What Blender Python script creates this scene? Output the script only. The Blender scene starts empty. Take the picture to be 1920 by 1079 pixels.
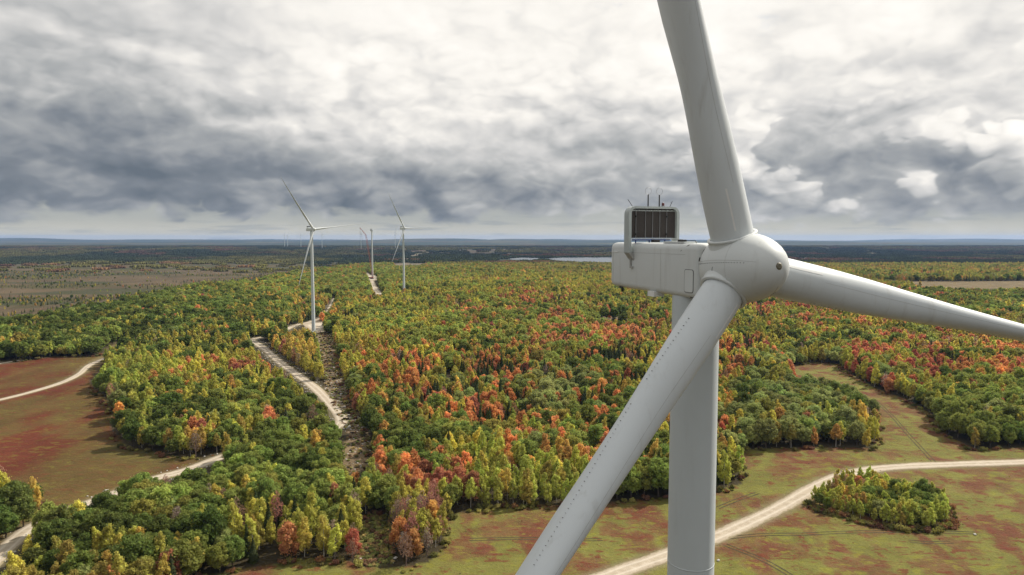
import bpy, bmesh, math, random
import numpy as np
from mathutils import Vector, Matrix, Quaternion

# ------------------------------------------------------------------ camera, sky, sun, exposure
scene = bpy.context.scene
COL = scene.collection
CZ = 119.0                      # the drone hovers 119 m above the ground at the near tower
FPX = 1280.0                    # focal length in photograph pixels (1920 wide)
EYE = 447.0                     # photograph row of the eye level
PITCH = math.atan((539.5 - EYE) / FPX)

cam_d = bpy.data.cameras.new('camera')
cam_d.sensor_width = 36.0
cam_d.lens = 24.0
cam_d.clip_start = 0.5
cam_d.clip_end = 90000.0
cam = bpy.data.objects.new('camera', cam_d)
cam.location = (0, 0, CZ)
cam.rotation_euler = (math.radians(90) - PITCH, 0, 0)
COL.objects.link(cam)
scene.camera = cam

SUN_AZ = math.radians(58)       # to the right of the view axis
SUN_EL = math.radians(41)
world = bpy.data.worlds.new('World')
scene.world = world
world.use_nodes = True


class NT:
    """small helper to write node trees"""
    def __init__(self, tree):
        self.t = tree
        tree.nodes.clear()

    def n(self, kind, **kw):
        nd = self.t.nodes.new(kind)
        for k, v in kw.items():
            if k.startswith('in_'):
                key = k[3:]
                key = int(key) if key.isdigit() else key.replace('_', ' ')
                self.put(nd.inputs[key], v)
            else:
                setattr(nd, k, v)
        return nd

    def put(self, sock, v):
        if isinstance(v, bpy.types.NodeSocket):
            self.t.links.new(v, sock)
        elif isinstance(v, bpy.types.Node):
            self.t.links.new(v.outputs[0], sock)
        else:
            if sock.type == 'RGBA' and len(v) == 3:
                v = (*v, 1.0)
            sock.default_value = v

    def m(self, op, a, b=None, c=None, clamp=False):
        nd = self.t.nodes.new('ShaderNodeMath')
        nd.operation = op
        nd.use_clamp = clamp
        for i, v in enumerate((a, b, c)):
            if v is not None:
                self.put(nd.inputs[i], v)
        return nd.outputs[0]

    def mix(self, f, a, b, kind='MIX'):
        nd = self.t.nodes.new('ShaderNodeMix')
        nd.data_type = 'RGBA'
        nd.blend_type = kind
        self.put(nd.inputs['Factor'], f)
        self.put(nd.inputs['A'], a) if False else self.put(nd.inputs[6], a)
        self.put(nd.inputs[7], b)
        return nd.outputs[2]

    def ramp(self, f, stops, interp='LINEAR'):
        nd = self.t.nodes.new('ShaderNodeValToRGB')
        cr = nd.color_ramp
        cr.interpolation = interp
        while len(cr.elements) < len(stops):
            cr.elements.new(0.5)
        for e, (p, c) in zip(cr.elements, stops):
            e.position = p
            e.color = (*c, 1.0) if len(c) == 3 else c
        self.put(nd.inputs[0], f)
        return nd.outputs[0]

    def noise(self, vec, scale, detail=4.0, rough=0.5, dist=0.0, dims='3D', lac=2.0):
        nd = self.t.nodes.new('ShaderNodeTexNoise')
        nd.noise_dimensions = dims
        if vec is not None:
            self.put(nd.inputs['Vector'], vec)
        nd.inputs['Scale'].default_value = scale
        nd.inputs['Detail'].default_value = detail
        nd.inputs['Roughness'].default_value = rough
        nd.inputs['Lacunarity'].default_value = lac
        nd.inputs['Distortion'].default_value = dist
        return nd.outputs[0]

    def smooth(self, v, lo, hi, a=0.0, b=1.0):
        nd = self.t.nodes.new('ShaderNodeMapRange')
        nd.interpolation_type = 'SMOOTHERSTEP'
        self.put(nd.inputs[0], v)
        nd.inputs[1].default_value = lo
        nd.inputs[2].default_value = hi
        nd.inputs[3].default_value = a
        nd.inputs[4].default_value = b
        return nd.outputs[0]

    def gauss(self, v, mu, sig):
        d = self.m('DIVIDE', self.m('SUBTRACT', v, mu), sig)
        return self.m('EXPONENT', self.m('MULTIPLY', self.m('MULTIPLY', d, d), -0.5))


def build_sky():
    t = NT(world.node_tree)
    out = t.n('ShaderNodeOutputWorld')
    bg = t.n('ShaderNodeBackground')
    t.put(out.inputs[0], bg)
    tc = t.n('ShaderNodeTexCoord')
    sep = t.n('ShaderNodeSeparateXYZ', in_0=tc.outputs['Generated'])
    X, Y, Z = sep.outputs
    el = t.m('MULTIPLY', t.m('ARCSINE', Z), 180 / math.pi)
    az = t.m('MULTIPLY', t.m('ARCTAN2', X, Y), 180 / math.pi)
    sky = t.n('ShaderNodeTexSky', sky_type='NISHITA', sun_disc=False)
    sky.sun_elevation = SUN_EL
    sky.sun_rotation = SUN_AZ
    blue = t.n('ShaderNodeVectorMath', operation='SCALE', in_0=sky.outputs[0])
    blue.inputs['Scale'].default_value = 0.09

    # clouds live on the sphere of directions, a little flattened
    def at(sx, sz, seed, off=(0, 0, 0)):
        return t.n('ShaderNodeCombineXYZ', in_0=t.m('ADD', t.m('MULTIPLY', X, sx), seed + off[0]), in_1=t.m('ADD', t.m('MULTIPLY', Y, sx), off[1]),
                   in_2=t.m('ADD', t.m('MULTIPLY', Z, sz), off[2])).outputs[0]

    def puffs(p):
        """cauliflower heads: folded noise, rounded on top and creased between, in three sizes"""
        tot = None
        for k, (sc, am) in enumerate(((1.0, 0.55), (2.1, 0.28), (4.4, 0.17))):
            f = t.m('ABSOLUTE', t.m('MULTIPLY_ADD', t.noise(p, sc, 0.0), 2.0, -1.0))
            f = t.m('MULTIPLY', f, am * 1.9)
            tot = f if tot is None else t.m('ADD', tot, f)
        return tot

    def stirred(sx, sz, seed):
        p = at(sx, sz, seed)
        nz = t.n('ShaderNodeTexNoise', in_Vector=p, in_Scale=1.3, in_Detail=3.0, in_Roughness=0.55)
        return t.n('ShaderNodeVectorMath', operation='MULTIPLY_ADD', in_0=nz.outputs['Color'], in_1=(0.6, 0.6, 0.6), in_2=p).outputs[0]

    def moved(p, off):
        return t.n('ShaderNodeVectorMath', operation='ADD', in_0=p, in_1=off).outputs[0]
    big = t.noise(at(2.8, 5.6, 4.2), 1.0, 4, 0.5)
    mid = t.noise(at(6.5, 11.5, 9.1), 1.0, 6, 0.55)
    # each field is read again a little nearer the sun: the difference lights one side of every head
    qA, qB = stirred(6.5, 12.0, 1.7), stirred(12.0, 21.0, 6.3)
    pA, pA2 = puffs(qA), puffs(moved(qA, (0.14, 0.04, 0.22)))
    pB, pB2 = puffs(qB), puffs(moved(qB, (0.14, 0.04, 0.24)))
    relA, relB = t.m('SUBTRACT', pA, pA2), t.m('SUBTRACT', pB, pB2)

    c0 = t.m('COSINE', t.m('MULTIPLY', t.m('SUBTRACT', az, 20), math.pi / 180))     # 1 in the sun's quarter
    west = t.smooth(az, 14, -10)
    east = t.smooth(az, 2, 24)
    wob = t.m('ADD', t.m('MULTIPLY', t.m('SUBTRACT', big, 0.5), 4.5), t.m('MULTIPLY', t.m('SUBTRACT', pA, 0.45), -2.2))
    elw = t.m('ADD', el, wob)
    grow = t.smooth(elw, 1.5, 15.0, 0.36, 0.63)
    up = t.smooth(el, 10, 22, 0.0, 0.07)
    val = t.m('ADD', grow, up)
    # the heavy bank low in the west
    bank = t.m('MULTIPLY', t.gauss(elw, 3.7, 2.0), t.m('ADD', 0.01, t.m('MULTIPLY', west, 0.15)))
    val = t.m('SUBTRACT', val, bank)
    lift = t.m('MULTIPLY', t.smooth(c0, 0.50, 1.0, -0.11, 0.15), t.smooth(el, 2, 12, 0.55, 1.0))
    val = t.m('ADD', val, lift)
    low = t.smooth(el, 20, 8)
    val = t.m('ADD', val, t.m('MULTIPLY', t.m('SUBTRACT', big, 0.5), 0.38))
    val = t.m('ADD', val, t.m('MULTIPLY', t.m('SUBTRACT', mid, 0.5), 0.22))
    val = t.m('ADD', val, t.m('MULTIPLY', t.m('SUBTRACT', pA, 0.45), 0.10))
    val = t.m('ADD', val, t.m('MULTIPLY', relA, t.m('ADD', 0.09, t.m('MULTIPLY', low, 0.18))))
    val = t.m('ADD', val, t.m('MULTIPLY', relB, t.m('ADD', 0.03, t.m('MULTIPLY', low, 0.09))))
    # bright separate heads in front of the grey in the east
    head = t.m('MULTIPLY', t.m('MULTIPLY', t.smooth(t.m('ADD', pA, t.m('MULTIPLY', t.m('SUBTRACT', pB, 0.45), 0.35)), 0.42, 0.62), east), t.gauss(el, 5.5, 2.6))
    val = t.m('ADD', val, t.m('MULTIPLY', head, t.m('ADD', 0.16, t.m('MULTIPLY', relA, 0.3))))
    val = t.m('SUBTRACT', val, t.m('MULTIPLY', t.m('MULTIPLY', t.gauss(el, 4.2, 2.2), east), 0.12))
    col = t.ramp(val, [(0.0, (0.12, 0.145, 0.175)), (0.2, (0.19, 0.212, 0.24)), (0.42, (0.365, 0.375, 0.38)),
                       (0.62, (0.60, 0.59, 0.575)), (0.8, (0.83, 0.80, 0.75)), (1.0, (0.97, 0.94, 0.885))])
    # clear strip under the deck along the horizon
    strip = t.smooth(t.m('ADD', t.m('ADD', el, t.m('MULTIPLY', east, 0.5)), t.m('MULTIPLY', t.m('SUBTRACT', pB, 0.45), 1.6)), 2.6, 1.3)
    thin = t.noise(at(9.0, 120.0, 2.0), 1.0, 4, 0.55)
    sc = t.mix(t.smooth(el, 0.0, 2.0), (0.56, 0.53, 0.435), (0.39, 0.40, 0.37))
    sc = t.mix(t.m('MULTIPLY', t.smooth(thin, 0.5, 0.72), 0.5), sc, (0.27, 0.295, 0.31))
    col = t.mix(t.m('MULTIPLY', strip, 0.88), col, sc)
    # a few thin places where the blue shows
    hole = t.m('MULTIPLY', t.smooth(mid, 0.40, 0.30), t.smooth(el, 12, 20))
    col = t.mix(t.m('MULTIPLY', hole, 0.45), col, blue.outputs[0])
    t.put(bg.inputs[0], col)
    bg.inputs[1].default_value = 1.0


build_sky()

sun_d = bpy.data.lights.new('sun', 'SUN')
sun_d.energy = 4.8
sun_d.angle = math.radians(0.6)
sun_d.color = (1.0, 0.93, 0.82)
sun = bpy.data.objects.new('sun', sun_d)
sdir = Vector((math.sin(SUN_AZ) * math.cos(SUN_EL), math.cos(SUN_AZ) * math.cos(SUN_EL), math.sin(SUN_EL)))
sun.rotation_euler = sdir.to_track_quat('Z', 'Y').to_euler()
sun.location = (0, 0, 300)
COL.objects.link(sun)

scene.view_settings.view_transform = 'Standard'
scene.view_settings.look = 'None'
scene.view_settings.gamma = 1.0
scene.view_settings.use_curve_mapping = False
scene.view_settings.exposure = 0.22
scene.render.engine = 'CYCLES'
scene.cycles.max_bounces = 6
scene.cycles.diffuse_bounces = 3
scene.cycles.transmission_bounces = 3
scene.cycles.volume_bounces = 0
scene.cycles.use_denoising = True
scene.cycles.use_adaptive_sampling = True
scene.cycles.adaptive_threshold = 0.015
scene.cycles.caustics_reflective = False
scene.cycles.caustics_refractive = False

RNG = np.random.default_rng(11)
random.seed(5)


# ------------------------------------------------------------------ tagging and mesh helpers
def tag(o, label=None, category=None, group=None, kind=None):
    if label:
        o['label'] = label
    if category:
        o['category'] = category
    if group:
        o['group'] = group
    if kind:
        o['kind'] = kind
    return o


def empty(name, loc=(0, 0, 0), rz=0.0):
    o = bpy.data.objects.new(name, None)
    o.location = loc
    o.rotation_euler = (0, 0, rz)
    o.empty_display_size = 1.0
    COL.objects.link(o)
    return o


def link_mesh(name, me, parent=None, loc=(0, 0, 0)):
    o = bpy.data.objects.new(name, me)
    o.location = loc
    if parent is not None:
        o.parent = parent
    COL.objects.link(o)
    return o


class MB:
    """collects boxes, tubes and lofts; build() links them as one mesh"""
    def __init__(self):
        self.v, self.f, self.s = [], [], []

    def add(self, vs, fs, smooth=False):
        b = len(self.v)
        self.v.extend([tuple(p) for p in vs])
        for f in fs:
            self.f.append(tuple(i + b for i in f))
            self.s.append(smooth)
        return self

    def box(self, c, size, rot=None):
        hx, hy, hz = (s / 2 for s in size)
        vs = [Vector((x, y, z)) for x in (-hx, hx) for y in (-hy, hy) for z in (-hz, hz)]
        if rot is not None:
            vs = [rot @ p for p in vs]
        c = Vector(c)
        return self.add([p + c for p in vs], [(0, 1, 3, 2), (4, 6, 7, 5), (0, 4, 5, 1), (2, 3, 7, 6), (0, 2, 6, 4), (1, 5, 7, 3)])

    def loft(self, rings, caps=True, smooth=True, closed=True):
        n = len(rings[0])
        vs = [p for r in rings for p in r]
        fs = []
        for i in range(len(rings) - 1):
            for j in range(n if closed else n - 1):
                k = (j + 1) % n
                fs.append((i * n + j, i * n + k, (i + 1) * n + k, (i + 1) * n + j))
        self.add(vs, fs, smooth)
        if caps and closed:
            self.add(rings[0], [tuple(reversed(range(n)))], False)
            self.add(rings[-1], [tuple(range(n))], False)
        return self

    def tube(self, pts, radii, n=8, caps=True):
        pts = [Vector(p) for p in pts]
        if not hasattr(radii, '__len__'):
            radii = [radii] * len(pts)
        rings = []
        for i, p in enumerate(pts):
            d = (pts[min(i + 1, len(pts) - 1)] - pts[max(i - 1, 0)]).normalized()
            ref = Vector((0, 0, 1)) if abs(d.z) < 0.95 else Vector((1, 0, 0))
            u = d.cross(ref).normalized()
            w = d.cross(u).normalized() * -1
            rings.append([p + (u * math.cos(a) + w * math.sin(a)) * radii[i] for a in (2 * math.pi * k / n for k in range(n))])
        return self.loft(rings, caps)

    def mesh(self, name, mats):
        me = bpy.data.meshes.new(name)
        me.from_pydata(self.v, [], self.f)
        for m in (mats if isinstance(mats, (list, tuple)) else [mats]):
            me.materials.append(m)
        me.polygons.foreach_set('use_smooth', self.s)
        bm = bmesh.new()
        bm.from_mesh(me)
        bmesh.ops.recalc_face_normals(bm, faces=bm.faces)
        bm.to_mesh(me)
        bm.free()
        me.update()
        return me

    def build(self, name, mats, parent=None, loc=(0, 0, 0)):
        return link_mesh(name, self.mesh(name, mats), parent, loc)


def vnoise(x, y, seed=0):
    """value noise 0..1 on numpy arrays"""
    x = np.asarray(x, float)
    y = np.asarray(y, float)
    xi = np.floor(x).astype(np.int64)
    yi = np.floor(y).astype(np.int64)
    fx = x - xi
    fy = y - yi
    fx = fx * fx * (3 - 2 * fx)
    fy = fy * fy * (3 - 2 * fy)

    def h(a, b):
        k = (a * 374761393 + b * 668265263 + seed * 974711) & 0xFFFFFFFF
        k = ((k ^ (k >> 13)) * 1274126177) & 0xFFFFFFFF
        k = k ^ (k >> 16)
        return (k & 0xFFFF) / 65535.0
    a, b, c, d = h(xi, yi), h(xi + 1, yi), h(xi, yi + 1), h(xi + 1, yi + 1)
    return (a * (1 - fx) + b * fx) * (1 - fy) + (c * (1 - fx) + d * fx) * fy


def fbm(x, y, seed=0, octv=4):
    s, a, tot = 0.0, 1.0, 0.0
    for i in range(octv):
        s = s + a * vnoise(x * 2 ** i, y * 2 ** i, seed + i * 17)
        tot += a
        a *= 0.5
    return s / tot


def sstep(v, a, b):
    t = np.clip((np.asarray(v, float) - a) / (b - a), 0, 1)
    return t * t * (3 - 2 * t)


# ------------------------------------------------------------------ the lie of the land
PROF_Y = [-400, 0, 250, 400, 620, 800, 1000, 1300, 1900, 2600, 3300, 4800, 5600, 6700, 9000, 14000, 20000, 40000]
PROF_Z = [0, 0, 0.5, 2.5, 8, 13, 16, 20, 19, 12, 4, 4, 14, 27, 14, 20, 24, 20]


def ground_z(x, y):
    x = np.asarray(x, float)
    y = np.asarray(y, float)
    r = np.hypot(x, y)
    z = np.interp(np.where(y > 0, np.maximum(y, r * 0.8), y), PROF_Y, PROF_Z)
    edge = -560 + 50 * (vnoise(y / 330.0, y * 0, 5) - 0.5)
    west = sstep(-x, -edge, -edge + 330) * sstep(y, 250, 700) * (1 - sstep(y, 4300, 5600))
    z = z - west * (13 + np.interp(y, [0, 900, 1300, 2500, 5000], [8, 14, 18, 10, 0]))
    quiet = sstep(y, 3100, 3400) * (1 - sstep(y, 4700, 5200))
    z = z + (vnoise(x / 170.0, y / 170.0, 3) - 0.5) * 2.6 * sstep(r, 60, 500) * (1 - quiet)
    far = sstep(r, 11000, 19000)
    z = z + far * (np.maximum(fbm(x / 5200.0, y / 5200.0, 21, 3) - 0.42, 0) * 260)
    return z


def pix_to_ground(px, py, it=14):
    px = np.asarray(px, float)
    py = np.asarray(py, float)
    dx = (px - 960) / FPX
    u = (539.5 - py) / FPX
    c, s = math.cos(PITCH), math.sin(PITCH)
    dy = c + u * s
    dz = -s + u * c
    z = np.full(px.shape, 6.0)
    for _ in range(it):
        tt = (CZ - z) / np.maximum(-dz, 0.002)
        z = 0.5 * z + 0.5 * ground_z(dx * tt, dy * tt)
    tt = (CZ - z) / np.maximum(-dz, 0.002)
    return dx * tt, dy * tt


def to_pix(x, y, z):
    c, s = math.cos(PITCH), math.sin(PITCH)
    zr = np.asarray(z) - CZ
    d = y * c - zr * s
    u = y * s + zr * c
    return 960 + FPX * x / d, 539.5 - FPX * u / d, d


def world_poly(pts):
    a = np.array(pts, float)
    x, y = pix_to_ground(a[:, 0], a[:, 1])
    return np.stack([x, y], 1)


def inside(poly, x, y):
    x = np.asarray(x, float)
    y = np.asarray(y, float)
    r = np.zeros(x.shape, bool)
    n = len(poly)
    sel = (x >= poly[:, 0].min()) & (x <= poly[:, 0].max()) & (y >= poly[:, 1].min()) & (y <= poly[:, 1].max())
    xs, ys = x[sel], y[sel]
    rr = np.zeros(xs.shape, bool)
    for i in range(n):
        x1, y1 = poly[i]
        x2, y2 = poly[(i + 1) % n]
        if y1 == y2:
            continue
        cond = (y1 > ys) != (y2 > ys)
        rr ^= cond & (xs < (x2 - x1) * (ys - y1) / (y2 - y1) + x1)
    r[sel] = rr
    return r


def seg_dist(poly, x, y, closed=False):
    """distance from points to a polyline"""
    d = np.full(np.shape(x), 1e9)
    n = len(poly)
    for i in range(n if closed else n - 1):
        a, b = poly[i], poly[(i + 1) % n]
        ab = b - a
        L = max(float(ab @ ab), 1e-9)
        t = np.clip(((x - a[0]) * ab[0] + (y - a[1]) * ab[1]) / L, 0, 1)
        d = np.minimum(d, np.hypot(x - a[0] - t * ab[0], y - a[1] - t * ab[1]))
    return d


def catmull(pts, step):
    pts = np.asarray(pts, float)
    p = np.vstack([2 * pts[0] - pts[1], pts, 2 * pts[-1] - pts[-2]])
    out = []
    for i in range(1, len(p) - 2):
        n = max(2, int(np.linalg.norm(p[i + 1] - p[i]) / step))
        for k in range(n):
            t = k / n
            out.append(0.5 * ((2 * p[i]) + (-p[i - 1] + p[i + 1]) * t + (2 * p[i - 1] - 5 * p[i] + 4 * p[i + 1] - p[i + 2]) * t * t
                              + (-p[i - 1] + 3 * p[i] - 3 * p[i + 1] + p[i + 2]) * t ** 3))
    out.append(p[-2])
    return np.array(out)


# outlines traced on the ground (rows and columns of the photograph, turned into places on the land)
RED_FIELD = world_poly([(-150, 690), (-60, 684), (0, 683), (60, 675), (120, 669), (185, 668), (205, 668), (178, 700), (168, 716), (190, 742), (216, 765), (208, 805),
                        (240, 838), (330, 856), (378, 860), (350, 882), (290, 897), (235, 917), (130, 960), (60, 990), (0, 1035), (-60, 1100), (-330, 1100)])
STRIP_FIELD = world_poly([(150, 690), (196, 660), (215, 645), (245, 638), (290, 624), (275, 634), (235, 648), (215, 672)])
MEADOW = world_poly([(330, 1120), (372, 1080), (480, 1064), (560, 1048), (650, 1052), (690, 1064), (745, 1066), (800, 1056), (832, 1030), (828, 970), (900, 955), (960, 950),
                     (1040, 947), (1110, 946), (1180, 940), (1250, 935), (1345, 918), (1390, 908), (1384, 880), (1372, 855), (1400, 842), (1500, 840), (1570, 840), (1636, 842),
                     (1652, 800), (1644, 752), (1606, 728), (1560, 712), (1500, 700), (1476, 687), (1530, 680), (1574, 684), (1596, 702), (1640, 728), (1702, 750), (1752, 782),
                     (1780, 820), (1830, 842), (1920, 840), (2060, 838), (2400, 1000), (3000, 1500), (960, 3000), (-800, 2200)])
ISLAND = world_poly([(1524, 936), (1545, 915), (1580, 908), (1640, 908), (1700, 926), (1772, 952), (1775, 980), (1740, 992), (1690, 990), (1630, 978), (1570, 962), (1530, 950)])
CLUMP = world_poly([(736, 1030), (740, 985), (770, 970), (810, 975), (832, 1010), (826, 1036), (795, 1058), (760, 1058)])
ROCK_STRIP = world_poly([(590, 620), (624, 628), (632, 660), (640, 705), (668, 770), (700, 830), (690, 880), (640, 890), (636, 850), (655, 815), (628, 770), (610, 735), (604, 690), (590, 650)])
BRUSH = world_poly([(664, 1052), (672, 1010), (668, 975), (700, 962), (735, 970), (736, 1010), (738, 1056), (700, 1064)])
PAD = world_poly([(566, 608), (600, 603), (607, 606), (609, 622), (592, 625), (576, 616)])
FAR_PAD = world_poly([(686, 516), (706, 517), (708, 525), (690, 527)])
CLEAR_LINE = world_poly([(610, 602), (665, 597), (665, 605), (606, 612)])
CLEAR_FAR = world_poly([(735, 548), (790, 548), (792, 553), (735, 553)])
LOG_CLEAR = world_poly([(1080, 594), (1150, 592), (1250, 596), (1250, 600), (1140, 599), (1080, 598)])
BROWN_FIELD = world_poly([(1600, 526), (1700, 528), (1800, 528), (1920, 527), (2100, 528), (2100, 543), (1920, 541), (1800, 543), (1690, 538), (1620, 533)])
FAR_BARE = world_poly([(738, 496), (758, 493), (765, 482), (775, 477), (792, 476), (792, 479), (772, 484), (768, 495), (800, 493), (840, 490), (800, 497), (740, 498.5)])
LAKES = [world_poly([(952, 486.5), (975, 484), (1005, 484.2), (1010, 488), (980, 490)]),
         world_poly([(1024, 485.5), (1060, 483.6), (1150, 483.2), (1260, 484), (1260, 492.5), (1140, 493), (1060, 491)])]

ROADS = {
    'gravel_road': (catmull(world_poly([(1040, 1125), (1110, 1092), (1180, 1066), (1250, 1042), (1345, 1006), (1400, 982), (1460, 953), (1510, 925), (1560, 899), (1625, 882), (1700, 875), (1800, 871), (1920, 867), (2060, 862)]), 4.0), 8.6),
    'access_road': (catmull(world_poly([(628, 560), (612, 590), (585, 603), (552, 611), (528, 622), (500, 631), (476, 636), (476, 641), (497, 655), (525, 680), (560, 705), (590, 728), (618, 757), (640, 788), (622, 806), (560, 822), (480, 836), (420, 856), (350, 882), (290, 898), (235, 918), (130, 958), (60, 988), (12, 1028), (-60, 1100)]), 4.0), 8.5),
    'farm_track': (catmull(world_poly([(-80, 767), (0, 750), (60, 735), (115, 718), (148, 702), (168, 685), (198, 672)]), 4.0), 6.0),
    'far_road': (catmull(world_poly([(686, 512), (694, 524), (702, 540), (712, 553)]), 12.0), 13.0),
    'field_path': (catmull(world_poly([(-60, 690), (0, 682), (42, 675)]), 4.0), 5.0),
}


# what of the open ground can be seen between the crowns: nothing tall grows just in front of it
SEEN = [np.array(p, float) for p in (
    [(-60, 690), (0, 683), (60, 675), (120, 669), (185, 668), (205, 668), (178, 700), (168, 716), (190, 742), (216, 765), (208, 805), (240, 838), (330, 856), (378, 860), (348, 886), (300, 893), (250, 880), (215, 912), (150, 925), (100, 952), (88, 925), (70, 893), (0, 880), (-60, 880)],
    [(466, 634), (500, 628), (504, 636), (492, 645), (520, 668), (560, 694), (600, 722), (640, 765), (655, 800), (652, 822), (634, 790), (600, 752), (570, 722), (540, 702), (510, 682), (478, 652)],
    [(528, 618), (560, 604), (596, 592), (598, 600), (566, 612), (540, 622)],
    [(566, 606), (606, 602), (607, 622), (622, 628), (632, 660), (640, 705), (668, 770), (698, 826), (688, 880), (652, 888), (640, 850), (656, 815), (640, 770), (616, 730), (606, 690), (596, 640), (590, 624)],
    [(1480, 686), (1530, 680), (1574, 684), (1596, 702), (1640, 728), (1702, 750), (1752, 782), (1780, 820), (1830, 842), (1640, 842), (1652, 800), (1644, 752), (1606, 728), (1560, 712), (1500, 700)],
    [(690, 518), (706, 518), (714, 552), (704, 553)], [(672, 1052), (674, 990), (732, 985), (736, 1050)], [(335, 880), (400, 850), (420, 848), (420, 856), (360, 884)],
    [(1080, 594), (1150, 592), (1220, 595), (1150, 599)], [(1690, 531), (1800, 531), (1920, 530), (2050, 531), (2050, 541), (1920, 538.5), (1860, 541), (1800, 539.5), (1740, 536.5)], [(1024, 486), (1060, 484), (1200, 484), (1200, 491), (1140, 491), (1060, 489.5)], [(954, 486.5), (975, 485), (1003, 485), (1000, 487.5)],
    [(738, 496), (766, 492), (800, 493), (790, 497), (742, 498)], [(-20, 1060), (0, 1000), (55, 975), (62, 985), (22, 1035), (5, 1070)])]


def blocks_view(x, y, z, h, r, kd):
    bad = np.zeros(len(x), bool)
    h, r = np.asarray(h, float), np.asarray(r, float)
    for kz in (0.45, 0.75, 0.97):
        for kr in (-0.7, 0.0, 0.7):
            wv = r * kr * (1.0 if kz < 0.9 else 0.35)
            u, v, d = to_pix(x + wv, y, z + h * kz)
            for p in SEEN:
                bad |= inside(p, u, v)
    return bad


def open_ground(x, y, pad=0.0):
    """where no wood grows"""
    o = np.zeros(np.shape(x), bool)
    for p in (RED_FIELD, STRIP_FIELD, MEADOW, ROCK_STRIP, BRUSH, PAD, FAR_PAD, CLEAR_LINE, CLEAR_FAR, LOG_CLEAR, BROWN_FIELD, FAR_BARE, *LAKES):
        o |= inside(p, x, y)
    o &= ~inside(ISLAND, x, y)
    o &= ~inside(CLUMP, x, y)
    for pts, w in ROADS.values():
        sel = (x > pts[:, 0].min() - 20) & (x < pts[:, 0].max() + 20) & (y > pts[:, 1].min() - 20) & (y < pts[:, 1].max() + 20)
        d = np.full(np.shape(x), 1e9)
        d[sel] = seg_dist(pts[::3], x[sel], y[sel])
        o |= d < w / 2 + 2.5 + pad
    return o


def valley_mask(x, y):
    edge = -545 + 90 * (fbm(y / 300.0, y * 0, 5, 2) - 0.5)
    return sstep(-x, -edge, -edge + 90) * sstep(y, 650, 900) * (1 - sstep(y, 3300, 4200))


def pts_in(poly, n, rng):
    out = []
    lo, hi = poly.min(0), poly.max(0)
    while len(out) < n:
        p = rng.uniform(lo, hi, (n * 3, 2))
        p = p[inside(poly, p[:, 0], p[:, 1])]
        out += p.tolist()
    return np.array(out[:n])


def srgb(r, g, b):
    f = lambda c: (c / 255 / 12.92) if c <= 10 else ((c / 255 + 0.055) / 1.055) ** 2.4
    return np.array([f(r), f(g), f(b)])


# ------------------------------------------------------------------ materials
def new_mat(name):
    m = bpy.data.materials.new(name)
    m.use_nodes = True
    t = NT(m.node_tree)
    out = t.n('ShaderNodeOutputMaterial')
    return m, t, out


def mat_ground():
    m, t, out = new_mat('ground_cover')
    b = t.n('ShaderNodeBsdfPrincipled', in_Roughness=0.95)
    b.inputs['Specular IOR Level'].default_value = 0.1
    t.put(out.inputs[0], b)
    pos = t.n('ShaderNodeNewGeometry').outputs['Position']
    cov = t.n('ShaderNodeAttribute', attribute_name='cover')
    hea = t.n('ShaderNodeAttribute', attribute_name='heath').outputs['Fac']
    st = t.n('ShaderNodeMapping', in_Vector=pos)
    st.inputs['Scale'].default_value = (1.0, 1.7, 1.0)
    nA = t.noise(st.outputs[0], 0.075, 8, 0.66, 1.2)
    nB = t.noise(st.outputs[0], 0.22, 6, 0.65, 0.3)
    nC = t.noise(pos, 1.1, 4, 0.7)
    # heath: blueberry red against grass green with fine broken edges
    f = t.m('ADD', t.m('MULTIPLY', t.m('SUBTRACT', nA, 0.5), 2.6), t.m('MULTIPLY', t.m('SUBTRACT', nB, 0.5), 2.6))
    redder = t.smooth(f, 0.06, 0.55)
    yell = t.smooth(f, -0.08, -0.55)
    col = t.mix(t.m('MULTIPLY', redder, t.m('MULTIPLY', hea, 0.92)), cov.outputs[0], (0.120, 0.028, 0.019))
    col = t.mix(t.m('MULTIPLY', yell, t.m('MULTIPLY', hea, 0.7)), col, (0.225, 0.215, 0.034))
    nE = t.noise(st.outputs[0], 0.5, 5, 0.7, 0.8)
    fleck = t.m('MULTIPLY', t.smooth(nE, 0.60, 0.74), t.m('MULTIPLY', hea, t.smooth(nA, 0.42, 0.60)))
    col = t.mix(t.m('MULTIPLY', fleck, 0.65), col, (0.29, 0.255, 0.055))
    dark = t.m('MULTIPLY', t.smooth(nE, 0.42, 0.28), hea)
    col = t.mix(t.m('MULTIPLY', dark, 0.6), col, (0.055, 0.042, 0.018))
    v = t.m('ADD', 0.15, t.m('ADD', t.m('MULTIPLY', nB, 0.95), t.m('MULTIPLY', nC, 0.75)))
    g = t.n('ShaderNodeVectorMath', operation='SCALE', in_0=col)
    t.put(g.inputs['Scale'], v)
    t.put(b.inputs['Base Color'], g.outputs[0])
    bump = t.n('ShaderNodeBump', in_Strength=0.7, in_Distance=0.5, in_Height=t.m('ADD', nC, t.m('MULTIPLY', nB, 2.0)))
    t.put(b.inputs['Normal'], bump.outputs[0])
    return m


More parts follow.
